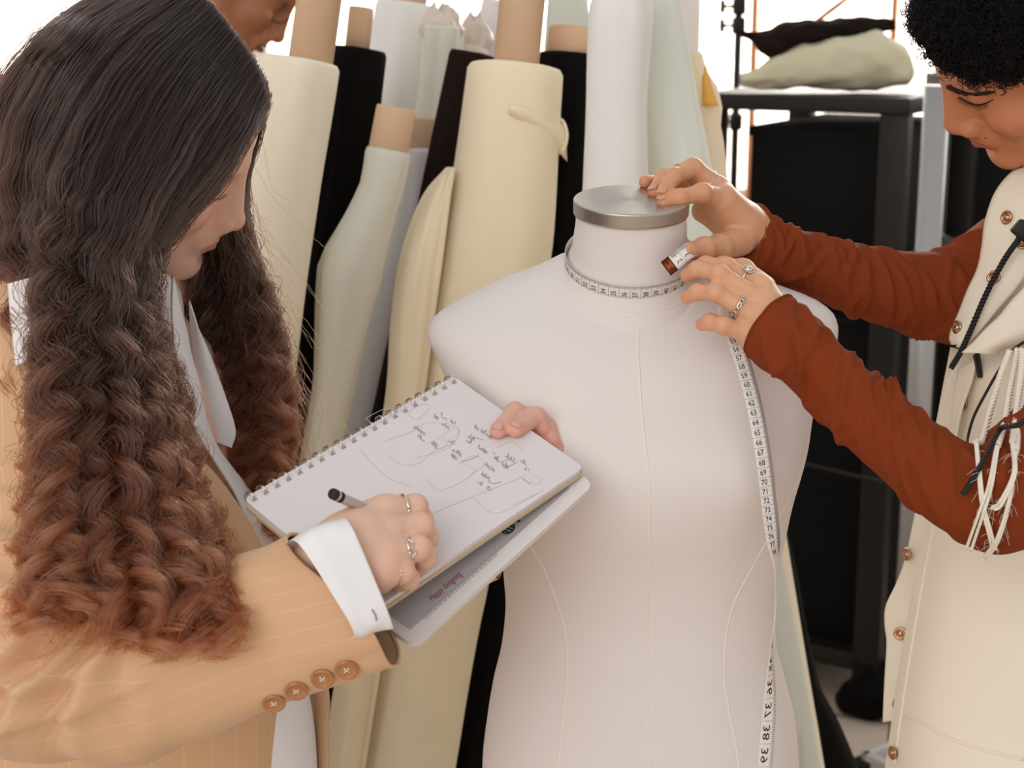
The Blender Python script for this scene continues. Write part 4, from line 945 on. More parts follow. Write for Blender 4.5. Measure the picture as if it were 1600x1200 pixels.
# hem roll at the sleeve opening, inner lining
ringv = VS.reshape(130, 88, 3)[-1]; b = MB(); b.tube(np.vstack([ringv, ringv[:1]]), .0016, 8); b.done('sleeve_hem', M['tanplain'], blz)
for px, py in ((428, 1096), (463, 1077), (504, 1058), (542, 1044)):
    l, n = hit(px, py, treeS)
    if l is None: l, n = P(px, py, 1.27), -FW-UP*.5
    n = nrm(n*.5-FW*.6-UP*.25); B_ = MB(); prof = [(.0058, -.001), (.0086, .0002), (.0092, .0016), (.0088, .0028), (.0078, .0033), (.0068, .0028), (.0060, .0020), (.003, .0020), (.0002, .0021)]
    B_.add(*revolve(prof, 28, l+n*.0006, n)); bt = B_.done('button', M['horn'], blz)
    u_ = nrm(np.cross(n, UP)); w_ = np.cross(n, u_); B_ = MB()
    for sx in (-1, 1):
        for sy in (-1, 1): B_.add(*revolve([(.0008, 0), (.0008, .0004), (.0002, .0005)], 8, l+n*.0027+u_*sx*.0015+w_*sy*.0015, n))
    B_.tube([l+n*.003-u_*.0015-w_*.0015, l+n*.0034, l+n*.003+u_*.0015+w_*.0015], .0004, 5); B_.tube([l+n*.003+u_*.0015-w_*.0015, l+n*.0034, l+n*.003-u_*.0015+w_*.0015], .0004, 5)
    B_.done('stitched_thread', M['pearl'], bt)
# far sleeve
foldF = lambda t, a: .003*noise(2*np.cos(a), 2*np.sin(a), t*9, 6)
VF, FF, *_ = secs([(300, 640, 400, 610, 1.62, 1.), (330, 800, 470, 790, 1.60, 1.), (400, 950, 520, 880, 1.585, 1.), (520, 985, 560, 850, 1.56, .9), (660, 950, 640, 842, 1.505, .8), (757, 912, 742, 846, 1.456, .75), (778, 902, 768, 842, 1.448, .75)], 60, 40, 2, disp=foldF)
mesh('sleeve', VF, FF, M['tan'], blz, uv=tube_uv(60, 40, 20, 1))
# lapel: folded-back strip along the front edge
def strip(rows, d_off, thick, m, parent, name, n=60, k=14, bow=.006, uv=None, roll=0.):
    """sheet between two picture polylines: (ax, ay, da, bx, by, db)"""
    r = cr(rows, n); G = []
    for ax_, ay_, da, bx_, by_, db in r:
        a, b_ = P(ax_, ay_, da), P(bx_, by_, db); row = []
        for s in np.linspace(0, 1, k): row.append(a*(1-s)+b_*s-FW*(bow*math.sin(math.pi*s)) - FW*roll*(1-s)**4)
        G.append(row)
    G = np.array(G); V, F = sheet(G, thick); uvv = None
    if uv: u = np.stack(np.meshgrid(np.linspace(0, uv, k), np.linspace(0, 1, n)), -1).reshape(-1, 2); uvv = np.vstack([u, u])
    return mesh(name, V, F, m, parent, uv=uvv)
strip([(232, 540, 1.43, 272, 590, 1.455), (240, 640, 1.43, 292, 690, 1.455), (262, 730, 1.425, 334, 740, 1.455), (300, 800, 1.425, 366, 782, 1.455), (345, 840, 1.43, 390, 820, 1.46), (392, 872, 1.44, 414, 866, 1.47)], 0, .003, M['tanplain'], blz, 'lapel', bow=.010)
strip([(330, 800, 1.468, 352, 805, 1.475), (352, 828, 1.468, 382, 850, 1.475), (372, 850, 1.468, 402, 872, 1.475)], 0, .002, M['tanedge'], blz, 'lining_edge', bow=.001)
# far front edge of the blazer
strip([(378, 690, 1.61, 396, 690, 1.60), (392, 730, 1.61, 412, 735, 1.60), (402, 790, 1.61, 424, 800, 1.60), (410, 850, 1.62, 440, 860, 1.61), (455, 980, 1.63, 482, 980, 1.61), (486, 1075, 1.64, 512, 1075, 1.62), (492, 1150, 1.65, 512, 1150, 1.63), (500, 1260, 1.66, 516, 1260, 1.65)], 0, .004, M['tanplain'], blz, 'far_front_edge', bow=.004)
# shirt
VH, FH, *_ = tor([(425, 150, 262, 1.53, 1.), (470, 130, 282, 1.535, .9), (520, 100, 288, 1.54, .8), (560, 60, 300, 1.545, .74), (600, 30, 312, 1.55, .72), (650, 10, 322, 1.555, .70), (690, 0, 334, 1.56, .68), (730, -10, 355, 1.565, .66), (765, -15, 388, 1.57, .62), (800, -20, 408, 1.575, .60), (850, -20, 426, 1.58, .58), (950, -20, 452, 1.59, .55), (1090, -20, 480, 1.60, .5), (1200, -20, 494, 1.62, .5), (1420, -20, 500, 1.66, .5), (1600, -20, 500, 1.69, .5)], 0, 0, lambda t, a: .003*noise(3*np.cos(a), 3*np.sin(a)+t*3, t*5, 8))
sh_ = mesh('shirt', VH, FH, M['shirt'], wl)
strip([(270, 430, 1.475, 292, 520, 1.50), (268, 480, 1.47, 300, 560, 1.50), (272, 540, 1.47, 312, 600, 1.50), (284, 610, 1.475, 322, 650, 1.505), (305, 670, 1.48, 336, 692, 1.51), (335, 720, 1.485, 362, 730, 1.515), (366, 770, 1.49, 392, 768, 1.52), (386, 815, 1.49, 412, 808, 1.52), (404, 862, 1.495, 430, 858, 1.525)], 0, .002, M['shirt'], sh_, 'placket', bow=.004)
l = P(392, 812, 1.492); B_ = MB(); B_.add(*revolve([(.0050, -.001), (.0058, .0008), (.0052, .0018), (.0040, .0013), (.0002, .0013)], 20, l, nrm(-FW+RT*.6))); B_.done('button', M['pearl'], sh_)
strip([(296, 470, 1.53, 330, 560, 1.53), (300, 560, 1.53, 352, 620, 1.525), (300, 620, 1.53, 368, 672, 1.52), (318, 680, 1.53, 362, 700, 1.52)], 0, .002, M['shirt'], sh_, 'collar', bow=.006)
tj = BVHTree.FromPolygons([Vector(v) for v in np.vstack([VB, VS])], [list(f) for f in FB2]+[[i+len(VB) for i in f] for f in FS])
cr_ = []
for x0, y0, x1, y1 in cr([(12, 444, 78, 428), (14, 452, 78, 440), (18, 505, 77, 490), (23, 545, 76, 530), (26, 572, 76, 551)], 16):
    h0, h1 = hit(x0, max(y0, 500), tj)[0], hit(x1, max(y1, 500), tj)[0]; cr_.append((x0, y0, (h0-CAM) @ FW-.012, x1, y1, (h1-CAM) @ FW-.012))
strip(cr_, 0, .003, M['shirt'], sh_, 'collar', bow=.004, n=40)
strip([(374, 700, 1.63, 380, 702, 1.62), (386, 715, 1.62, 396, 715, 1.61), (398, 745, 1.62, 408, 745, 1.61), (404, 790, 1.62, 414, 795, 1.61), (408, 840, 1.62, 416, 840, 1.61)], 0, .002, M['shirt'], sh_, 'far_placket', bow=.001)
# folded-back shirt cuff
foldC = lambda t, a: .0016*noise(2.5*np.cos(a), 2.5*np.sin(a), t*3, 3)
VC, FC2, CC, AC, BC2 = secs([(545, 996, 452, 846, 1.219, .68), (560, 999, 470, 834, 1.222, .68), (583, 990, 500, 820, 1.226, .68), (609, 982, 536, 808, 1.230, .68)], 24, 64, 4.2, disp=foldC)
W = VC.reshape(24, 64, 3); inner = CC[-1]+(W[-1]-CC[-1])*.93; inner2 = CC[-6]+(W[-6]-CC[-6])*.9
VC2 = np.vstack([VC, inner, inner2]); n0_ = 24*64
F3 = [f for f in FC2]+[[23*64+j, 23*64+(j+1) % 64, n0_+(j+1) % 64, n0_+j] for j in range(64)]+[[n0_+j, n0_+(j+1) % 64, n0_+64+(j+1) % 64, n0_+64+j] for j in range(64)]
cf = mesh('cuff', VC2, F3, M['shirt'], sh_)
tc = bvh(VC, FC2); p_ = on_surf([(581, 952), (586, 961), (588, 969)], tc, .0005, 8)
if len(p_) > 2: b = MB(); b.tube(p_, .0007, 5); b.done('buttonhole', M['pencil'], cf)
VF2, FF2, *_ = secs([(770, 900, 760, 846, 1.449, .8), (786, 892, 778, 842, 1.447, .8)], 8, 32, 2); mesh('cuff', VF2, FF2, M['shirt'], sh_)
# trousers and shoes below the picture
def trousers(hip, parent, sgn=1):
    c = [(hip+A(0, 0, .08), hip+A(0, 0, -.02), .105, .125)]+[(a_, b_, ra+.026, rb+.030) for a_, b_, ra, rb in legs(hip, 0, .09, 0) if b_[2] > .06]
    c = [(a_, A(b_[0], b_[1], max(b_[2], .13)), ra, rb) for a_, b_, ra, rb in c]
    V, Q = surface_nets(body_sdf(c, .04), hip*A(1, 1, 0)+A(-.3, -.35, .03), hip+A(.3, .35, .30), .012); mesh('trousers', relax(V, Q, 2), Q, M['trouser'], parent)
trousers(HPL, wl)
for s in (-1, 1):
    h_ = HPL*A(1, 1, 0)+A(.035, .09*s, 0); V, Q = surface_nets(lambda p: smax(smin(sd_ell(p, h_+A(.02, 0, .035), (.13, .045, .04)), sd_ell(p, h_+A(-.05, 0, .06), (.05, .042, .06)), .03), -(p[..., 2]-.001), .004), h_-A(.2, .1, .01), h_+A(.2, .1, .16), .008); V[:, 2] = np.maximum(V[:, 2], .001); mesh('shoe', V, Q, M['trouser'], wl)

# pen
pt = pagexy(655, 833, .0005); pe = pg(519, 771, .078); pd_ = nrm(pt-pe)
pn = MB(); V, F = revolve([(.0035, 0), (.0042, .001), (.0042, .022), (.0042, .112), (.0036, .116), (.0014, .133), (.0004, .136)], 24, pe, pd_)
pn.add(V, F); M['penbody'] = mat('silver_pen_barrel', (188, 180, 176), .35, .3); pen = pn.done('pen', M['penbody'], base=pt)
pen.location = pen.location; tag(pen, 'grey pen with a dark end held in the writing hand', 'pen')
V, F = revolve([(.0030, -.0012), (.0040, -.0004), (.0044, .0006), (.0044, .0045)], 24, pe, pd_); mesh('end_cap', V, F, M['ink'], pen)
V, F = revolve([(.00445, .0045), (.0046, .005), (.0046, .0062), (.00445, .0067)], 24, pe, pd_); mesh('silver_band', V, F, M['chrome'], pen)
V, F = revolve([(.00448, .0067), (.00448, .0105)], 24, pe, pd_); mesh('dark_band', V, F, M['ink'], pen)
# ================================================================ woman at the right, measuring
TAN, TLIP, TCHK = (198, 130, 92), (182, 100, 78), (196, 112, 74)
fR = -RT*.8206-UP*.4637+FW*.3342; uR = -RT*.5672+UP*.589-FW*.5756
sR = 1.0
f1 = nrm(fR); r1 = nrm(np.cross(f1, uR)); u1 = np.cross(r1, f1)
OR_ = CAM+RT*.5005+UP*.3338+FW*1.5275
sdR = head_sdf(1.28, 1.3, 1.05, .0006)
gv, gq, GW, RR = make_head(OR_, fR, uR, sR, sdR)
gc = head_col(gv, TAN, TLIP, TCHK, .5)
treeR = bvh(GW, gq)
wR = P(1166, 362, 1.570); eR = P(1236, 406, 1.595)
HR = {
 'index': ([P(1130, 312, 1.532), P(1097, 301, 1.508), P(1062, 309, 1.497), P(1037, 316, 1.492)], [.0112, .0086, .0076, .0066]),
 'middle': ([P(1122, 296, 1.548), P(1083, 264, 1.538), P(1052, 277, 1.518), P(1037, 303, 1.500)], [.0118, .0094, .0082, .0070]),
 'ring': ([P(1117, 302, 1.568), P(1074, 268, 1.560), P(1038, 278, 1.540), P(1023, 299, 1.520)], [.0112, .0090, .0080, .0068]),
 'little': ([P(1112, 314, 1.585), P(1070, 288, 1.590), P(1036, 284, 1.570), P(1008, 284, 1.548)], [.0105, .0082, .0072, .0062]),
 'thumb': ([P(1156, 376, 1.545), P(1124, 387, 1.512), P(1100, 389, 1.488), P(1078, 392, 1.470)], [.0150, .0120, .0102, .0084]),
}
hs = hand_sdf(wR, eR, [HR[k] for k in ('index', 'middle', 'ring', 'little', 'thumb')], .0120, wr=.0215, extra=[(P(1158, 348, 1.55), P(1130, 318, 1.535), .018, .0135), (P(1150, 350, 1.575), P(1098, 330, 1.570), .017, .011)])
W1_, X1 = make_hand(hs, [wR, eR]+[x for k in HR for x in HR[k][0]], .0011)
hc1 = hand_col(W1_, (212, 158, 122), (206, 124, 82), [HR[k][0][i] for k in HR for i in (1, 2)]+[P(1108, 345, 1.56)], [HR[k][0][3] for k in HR])
wN = P(1216, 522, 1.430); eN = P(1330, 610, 1.390)
HN = {
 'index': ([P(1184, 446, 1.450), P(1134, 416, 1.456), P(1102, 413, 1.464), P(1080, 419, 1.470)], [.0092, .0074, .0067, .0060]),
 'middle': ([P(1196, 474, 1.430), P(1124, 428, 1.428), P(1090, 421, 1.446), P(1073, 430, 1.456)], [.0095, .0077, .0070, .0062]),
 'ring': ([P(1184, 497, 1.426), P(1118, 457, 1.424), P(1090, 456, 1.438), P(1074, 464, 1.448)], [.0092, .0075, .0068, .0060]),
 'little': ([P(1178, 524, 1.428), P(1130, 508, 1.424), P(1110, 503, 1.434), P(1097, 507, 1.440)], [.0090, .0074, .0068, .0060]),
 'thumb': ([P(1190, 452, 1.460), P(1160, 424, 1.482), P(1130, 418, 1.486), P(1105, 420, 1.482)], [.0140, .0110, .0095, .0080]),
}
hs = hand_sdf(wN, eN, [HN[k] for k in ('index', 'middle', 'ring', 'little', 'thumb')], .0105, wr=.0245, extra=[(wN, P(1190, 452, 1.442), .018, .0110), (wN, P(1182, 528, 1.430), .018, .0105)], k_palm=.010)
W2_, X2 = make_hand(hs, [wN, eN]+[x for k in HN for x in HN[k][0]], .0011)
hc2 = hand_col(W2_, (218, 166, 130), (214, 136, 100), [HN[k][0][i] for k in HN for i in (1, 2)], [HN[k][0][3] for k in HN])
NKR = P(1672, 335, 1.66); CHR = P(1720, 640, 1.64); HPR = P(1700, 1400, 1.73)
conesR = [(OR_-u1*.06-f1*.02, NKR, .045, .052), (NKR, CHR, .06, .10), (P(1725, 480, 1.53), P(1700, 450, 1.76), .045, .045), (CHR, HPR, .10, .095),
  (P(1730, 490, 1.53), P(1570, 775, 1.36), .034, .030), (P(1570, 775, 1.36), P(1430, 716, 1.372), .030, .026), (P(1430, 716, 1.372), P(1306, 592, 1.40), .025, .019), (P(1306, 592, 1.40), P(1220, 524, 1.424), .019, .017), (P(1680, 440, 1.76), P(1490, 465, 1.66), .032, .028), (P(1490, 465, 1.66), P(1255, 406, 1.602), .026, .021), (P(1255, 408, 1.602), P(1176, 372, 1.574), .021, .017)]+legs(HPR, 0., .09, -.10)
W3_, X3 = surface_nets(body_sdf(conesR), (.20, 1.2, -.005), (1.0, 1.95, 1.62), .008); W3_ = relax(W3_, X3, 2)
PV, PF, PC = merge([(GW, gq, gc), (W1_, X1, hc1), (W2_, X2, hc2), (W3_, X3, np.tile(np.array(lin(TAN)), (len(W3_), 1)))])
PV[:, 2] = np.maximum(PV[:, 2], .002)
wo = mesh('person', PV, PF, M['skin_tan'], base=A(HPR[0], HPR[1], 0), col=PC)
tag(wo, 'short dark curly haired person in a cream vest and rust brown sleeves holding the tape', 'person')
M['skin_tan'].node_tree.nodes['Principled BSDF'].inputs['Roughness'].default_value = .42
for k, up in (('index', -FW*.4+UP), ('middle', -FW-RT*.5+UP*.2), ('ring', -FW-RT*.6+UP*.3), ('thumb', -FW)): nail(HR[k][0], HR[k][1], up, M['nail2'], wo, w=.0050, l=.0105)
for a_, b_, t, r_, kd, lab in ((HR['middle'][0][0], HR['middle'][0][1], .42, .0112, 'thin', 'thin silver ring'), (HR['middle'][0][2], HR['ring'][0][1], .0, .0, None, None)):
    if kd: ring_on(a_, b_, t, r_, M['silver'], wo, kd, lab=lab)
ring_on(HR['ring'][0][1], HR['ring'][0][2], .35, .0092, M['gold'], wo, 'thin', lab='thin gold ring')
ring_on(HN['index'][0][0], HN['index'][0][1], .42, .0092, M['silver'], wo, 'stone', up=-FW*.6+UP*.8, lab='silver ring with a round stone')
ring_on(HN['ring'][0][0], HN['ring'][0][1], .48, .0092, M['silver'], wo, 'chain', lab='silver chain link ring')
# face details
def blob(pts, t, r, m, parent, name, n=24, flat=.5, prof=None):
    p = on_surf(pts, t, .0004, n)
    if len(p) < 3: return
    s = np.linspace(0, 1, len(p)); rr = r*(np.sin(np.pi*np.clip(s*.92+.05, 0, 1))**.5); b = MB(); b.tube(p, rr, 10); return b.done(name, m, parent)
M['brow'] = mat('brow_hair', (40, 24, 17), .7)
b = MB(); rb = random.Random(3)
for k in range(420):
    s = rb.random(); y = rb.gauss(0, .45); q = cr([(1478, 136), (1490, 142), (1508, 146), (1528, 146), (1546, 142)], 60)[int(s*59)]; wd = 4.2*(1-s)**.5+1.0
    l, n = hit(q[0]+y, q[1]+y*wd*.6, treeR)
    if l is None: continue
    d = (l-CAM) @ FW; le, ne = hit(q[0]+6+4*s, q[1]+y*wd*.6-2.6+4*s, treeR)
    if le is None: continue
    b.tube(np.array([l, (l+le)/2+n*.0010, le+ne*.0007]), np.array([.00042, .00038, .00015]), 4)
b.done('eyebrow', M['brow'], wo)
lashes([(1500, 152), (1508, 158), (1518, 163), (1530, 165), (1541, 162)], treeR, lambda s: (-7+9*s, 5+3*s), M['lash'], wo, n=26, r=.00034)
p_ = on_surf([(1499, 151), (1508, 157), (1520, 162), (1532, 163), (1545, 159), (1552, 155)], treeR, .0005, 24); b = MB(); b.tube(p_, np.interp(np.linspace(0, 1, len(p_)), [0, .5, 1], [.0004, .0011, .0004]), 8); b.done('lash_line', M['lash'], wo)
l, n = hit(1509, 183, treeR)
if l is not None:
    b = MB()
    for dx, dy in ((0, 0), (3, -1), (-3, 1), (1, 3), (5, 0), (-1, -3), (6, -3)):
        q, k = hit(1509+dx, 183+dy, treeR)
        if q is not None: b.add(*revolve([(.0008, -.0004), (.0008, .0004), (.0003, .0008)], 7, q, k))
    b.done('nose_stud', M['gold'], wo)
c_ = OR_+(f1*.1035-u1*.0575)*sR; b = MB(); b.tube([c_+f1*.0042*math.cos(a)-u1*.0050*math.sin(a) for a in np.linspace(-.2, math.pi+.2, 16)], .0005, 6); b.done('septum_ring', M['silver'], wo)
l, n = hit(1540, 216, treeR)
if l is not None: mesh('mole', *revolve([(.0011, -.0003), (.0008, .0003), (.0001, .0005)], 10, l, n), M['lash'], wo)

# ---- rust top
M['rust'] = mat('rust_jersey', (126, 54, 23), .9, bump=.12, scale=1400, var=.05, spec=.15, vscale=20)
def wrink(n_, seed, h_=.004, lo=0., hi=1., sl=.05, dens=2):
    r = random.Random(seed); L = []
    for k in range(n_):
        t0 = lo+(hi-lo)*(k+r.random()*.8)/n_
        for q in range(dens): L.append((t0+r.uniform(-.01, .01), sl*r.uniform(.3, 1.6)*r.choice([1, 1, -1]), r.uniform(.2, 3.0), r.uniform(.35, .9), r.uniform(.006, .013), h_*r.uniform(.4, 1.)))
    return L
lA = wrink(20, 4, .0066, .03, .42, .045)+wrink(9, 9, .0032, .42, .66, .06)+wrink(5, 12, .003, .60, .72, .05, 1)
VR, FR, CR, AR, BR = secs([(1237, 466, 1166, 553, 1.426, .92), (1250, 480, 1186, 574, 1.419, .90), (1278, 500, 1216, 592, 1.408, .88), (1318, 540, 1262, 634, 1.397, .9), (1362, 582, 1316, 690, 1.384, .92), (1400, 612, 1366, 738, 1.374, .92), (1444, 646, 1416, 786, 1.366, .92), (1486, 676, 1466, 822, 1.360, .92), (1522, 694, 1512, 852, 1.357, .92), (1548, 690, 1560, 866, 1.360, .92), (1572, 664, 1612, 850, 1.370, .92), (1604, 630, 1668, 800, 1.40, .92), (1655, 545, 1760, 640, 1.46, .95), (1672, 450, 1800, 480, 1.52, 1.)], 170, 72, 2.1, disp=lambda t, a: ridges(t, a, lA)+.0015*noise(3*np.cos(a), 3*np.sin(a), t*14, 2))
top = empty('rust_top', BASE[wo.name]); top.parent = wo; top.location = (0, 0, 0); 
s1_ = mesh('sleeve', VR, FR, M['rust'], top)
lB = wrink(30, 21, .0058, .02, .72, .035)+wrink(6, 29, .005, .72, .84, .03, 2)
VR2, FR2, *_ = secs([(1171, 325, 1140, 405, 1.572, .95), (1192, 334, 1160, 420, 1.578, .92), (1222, 349, 1196, 438, 1.588, .9), (1272, 366, 1252, 458, 1.602, .92), (1322, 378, 1312, 484, 1.618, .95), (1368, 388, 1372, 504, 1.634, .95), (1412, 392, 1430, 521, 1.65, .95), (1452, 394, 1486, 534, 1.664, .95), (1478, 388, 1540, 530, 1.68, .95), (1512, 362, 1600, 500, 1.71, .95), (1560, 330, 1660, 450, 1.74, 1.), (1640, 320, 1740, 420, 1.78, 1.)], 170, 72, 2.1, disp=lambda t, a: ridges(t, a, lB)+.0012*noise(3*np.cos(a), 3*np.sin(a), t*14, 7))
V4_ = VR2.reshape(170, 72, 3); a72 = np.linspace(0, 2*np.pi, 72, endpoint=False); pl2 = .010*gauss(ang(a72, 1.57), 0, .9); T4 = nrm(P(1222, 395, 1.59)-P(1155, 365, 1.572)); cn4 = V4_.mean(1)
for i in range(24): V4_[i] += T4*(pl2*ss(24, 0, i))[:, None]+(V4_[i]-cn4[i])*(.18*ss(12, 0, i))
VR2 = V4_.reshape(-1, 3)
mesh('sleeve', VR2, FR2, M['rust'], top)
for Vx, m_ in ((VR, 72), (VR2, 72)): r0_ = Vx.reshape(-1, m_, 3)[0]; b = MB(); b.tube(np.vstack([r0_, r0_[:1]]), .0012, 8); b.done('cuff_hem', M['rust'], top)
q_ = VR.reshape(170, 72, 3)[5]; b = MB(); b.tube(np.vstack([q_, q_[:1]])+0, .0005, 6); b.done('cuff_stitching', M['copper'], top) if False else None
VT, FT = surface_nets(body_sdf([(NKR-UP*.035, CHR, .062, .112), (P(1735, 490, 1.53), P(1700, 460, 1.76), .064, .060), (CHR, HPR, .112, .118), (P(1735, 490, 1.53), P(1700, 620, 1.45), .062, .048), (P(1690, 460, 1.76), P(1570, 440, 1.70), .06, .042)], .03), (.30, 1.25, .6), (1.0, 2.0, 1.55), .008); mesh('body', relax(VT, FT, 2), FT, M['rust'], top)

# ---- cream vest
M['vest'] = mat('cream_canvas', (238, 226, 205), .85, bump=.14, scale=1000, var=.025, sheen=.1, weave=True)
foldV = lambda t, a: .004*noise(2*np.cos(a), 2*np.sin(a), t*4, 15)+.004*gauss(ang(a, 2.55)+.35*(t-.8), 0, .10)*ss(.45, .6, t)
VV, FV, CV, AV, BV2 = secs([(1600, 330, 1740, 330, 1.64, .7), (1580, 430, 1830, 430, 1.63, 1.0), (1530, 520, 1860, 520, 1.625, .95), (1500, 580, 1870, 580, 1.625, .92), (1484, 640, 1880, 640, 1.63, .9), (1470, 740, 1880, 740, 1.635, .85), (1460, 813, 1880, 813, 1.64, .82), (1440, 917, 1880, 917, 1.645, .78), (1423, 1017, 1880, 1017, 1.65, .76), (1409, 1100, 1880, 1100, 1.655, .75), (1395, 1200, 1890, 1200, 1.66, .74), (1370, 1400, 1900, 1400, 1.69, .86), (1345, 1600, 1910, 1600, 1.73, .90)], 110, 96, 2.5, disp=foldV)
vest = mesh('vest', VV, FV, M['vest'], wo)
treeV = bvh(VV, FV)
for pts in ([(1416, 1119), (1440, 1128), (1470, 1146), (1500, 1160), (1540, 1172), (1599, 1187)], [(1460, 815), (1442, 912), (1425, 1012), (1411, 1100), (1398, 1195)]):
    p_ = on_surf(pts, treeV, .0003, 50); b = MB(); b.tube(p_, .0016, 8); b.done('seam', M['vest'], vest)
# far front edge hanging open, seen from its inner side
strip([(1487, 543, 1.735, 1516, 548, 1.70), (1474, 610, 1.735, 1500, 610, 1.70), (1459, 690, 1.735, 1488, 690, 1.70), (1444, 760, 1.735, 1476, 760, 1.70), (1432, 800, 1.735, 1468, 806, 1.70), (1417, 870, 1.74, 1452, 876, 1.70), (1402, 912, 1.745, 1446, 920, 1.70), (1386, 947, 1.745, 1440, 955, 1.70), (1384, 975, 1.745, 1434, 985, 1.70), (1387, 1005, 1.745, 1430, 1012, 1.70), (1384, 1060, 1.745, 1422, 1060, 1.70), (1383, 1090, 1.745, 1418, 1090, 1.70), (1381, 1128, 1.745, 1414, 1128, 1.70)], 0, .003, M['vest'], vest, 'far_front_panel', n=120, bow=-.004, k=18)
edge = cr([(1487, 543), (1474, 610), (1459, 690), (1444, 760), (1432, 800), (1417, 870), (1402, 912), (1386, 947), (1384, 975), (1387, 1005), (1384, 1060), (1381, 1128)], 80)
b = MB(); b.tube([P(x+1, y, 1.735+.01*ss(543, 950, y)) for x, y in edge], .0022, 8); b.done('far_edge_piping', M['vest'], vest)
def snap(px, py, d, n, par, r=.0072):
    l = P(px, py, d); B_ = MB(); B_.add(*revolve([(r*.9, -.0015), (r, 0), (r, .0012), (r*.86, .0022), (r*.66, .0018), (r*.55, .0008), (r*.42, .0008), (r*.36, .0024), (r*.22, .0030), (.0002, .0030)], 28, l, nrm(n))); return B_.done('snap_button', M['snap'], par)
M['snap'] = mat('bronze_snap', (190, 150, 118), .22, 1.)
for px, py, d, n in ((1417, 866, 1.728, -RT*.9-FW*.35), (1407, 990, 1.716, -RT*.45-FW), (1412, 1052, 1.708, -RT-FW*.3), (1402, 1102, 1.712, -RT-FW*.4), (1395, 1176, 1.655, -RT-FW*.35)): snap(px, py, d, n, vest)
snap(1502, 632, 1.595, -FW-RT*.7, vest)
# collar flaps
col_ = strip([(1600, 262, 1.60, 1640, 290, 1.56), (1580, 272, 1.60, 1630, 330, 1.56), (1556, 302, 1.60, 1622, 372, 1.56), (1541, 345, 1.60, 1612, 412, 1.56), (1536, 385, 1.60, 1590, 448, 1.56), (1529, 420, 1.60, 1562, 480, 1.565), (1514, 452, 1.60, 1540, 506, 1.57), (1500, 488, 1.60, 1520, 528, 1.575), (1486, 523, 1.602, 1504, 540, 1.58), (1489, 538, 1.602, 1494, 540, 1.59)], 0, .004, M['vest'], vest, 'collar', n=80, bow=.012, k=16)
strip([(1585, 280, 1.60, 1560, 300, 1.60), (1560, 310, 1.60, 1540, 350, 1.60)], 0, .003, M['vest'], vest, 'collar_edge', n=10, bow=.001)
strip([(1610, 440, 1.535, 1680, 500, 1.52), (1580, 472, 1.535, 1660, 524, 1.52), (1562, 495, 1.535, 1630, 530, 1.52), (1540, 516, 1.537, 1600, 534, 1.525), (1520, 538, 1.540, 1566, 542, 1.53), (1504, 552, 1.545, 1558, 552, 1.535)], 0, .004, M['vest'], vest, 'lapel', n=60, bow=.010, k=16)
strip([(1500, 575, 1.60, 1528, 560, 1.575), (1492, 620, 1.60, 1520, 590, 1.575), (1486, 670, 1.60, 1502, 640, 1.575), (1478, 730, 1.605, 1490, 700, 1.58), (1470, 790, 1.61, 1478, 770, 1.585)], 0, .003, M['vest'], vest, 'facing', n=40, bow=.004)
M['zip'] = mat('dark_zip', (38, 28, 22), .5)
b = MB()
for k in range(14): b.box(P(1523+k*.5, 556+k*2.2, 1.572), (.0035, .0012, .0018))
b.tube([P(1527, 552, 1.575), P(1532, 590, 1.575)], .0028, 6); b.done('zip_teeth', M['zip'], vest)
tcol = BVHTree.FromPolygons([Vector(np.array(v.co)+BASE[col_.name]) for v in col_.data.vertices], [list(f.vertices) for f in col_.data.polygons])
for px, py, n in ((1573, 340, -RT*1.1-FW*.6), (1553, 434, -RT*.7-FW*.9), (1496, 512, -RT*1.2-FW*.4), (1598, 378, -FW-RT*.3)):
    l_, k_ = hit(px, py, tcol); snap(px, py, 1.565 if l_ is None else (l_-CAM) @ FW-.001, n, vest)
# cords
def braid(pts, r, m, name, parent, turns=30, ply=3, n=220, fray=True):
    p = cr(pts, n); T, N, B2 = frames(p); b = MB(); L = np.linspace(0, 1, n)
    for k in range(ply):
        a = 2*np.pi*(turns*L+k/ply); b.tube(p+(N*np.cos(a)[:, None]+B2*np.sin(a)[:, None])*r*.66, r*.55, 6)
    return b.done(name, m, parent)
M['blackcord'] = mat('black_cord', (20, 16, 15), .6); M['whitecord'] = mat('white_cord', (232, 222, 205), .8)
braid([P(1606, 352, 1.54), P(1590, 376, 1.54), P(1573, 400, 1.55), P(1552, 437, 1.555), P(1534, 475, 1.56), P(1517, 515, 1.565), P(1502, 548, 1.57), P(1486, 575, 1.575)], .0026, M['blackcord'], 'black_drawcord', vest, 16)
b = MB(); b.box(P(1600, 362, 1.537), (.022, .012, .016), np.array(Matrix.Rotation(.7, 3, 'Y')), .003); b.done('cord_stopper', M['blackcord'], vest)
b = MB(); b.tube(cr([P(1600, 534, 1.50), P(1582, 548, 1.505), P(1560, 580, 1.51), P(1540, 615, 1.51), P(1522, 650, 1.505), P(1513, 680, 1.50), P(1511, 697, 1.47)], 60), .0014, 6); b.done('thin_black_cord', M['blackcord'], vest)
treeA = bvh(VR, FR)
def arm_pt(x, y, off=.005):
    l, n = hit(x, y, treeA); return P(x, y, 1.30) if l is None else l+n*off
braid([P(1604, 655, 1.30), P(1590, 664, 1.295)]+[arm_pt(x, y, .009) for x, y in ((1575, 680), (1550, 706), (1528, 736), (1512, 756), (1503, 771))], .0021, M['blackcord'], 'black_drawcord', vest, 14)
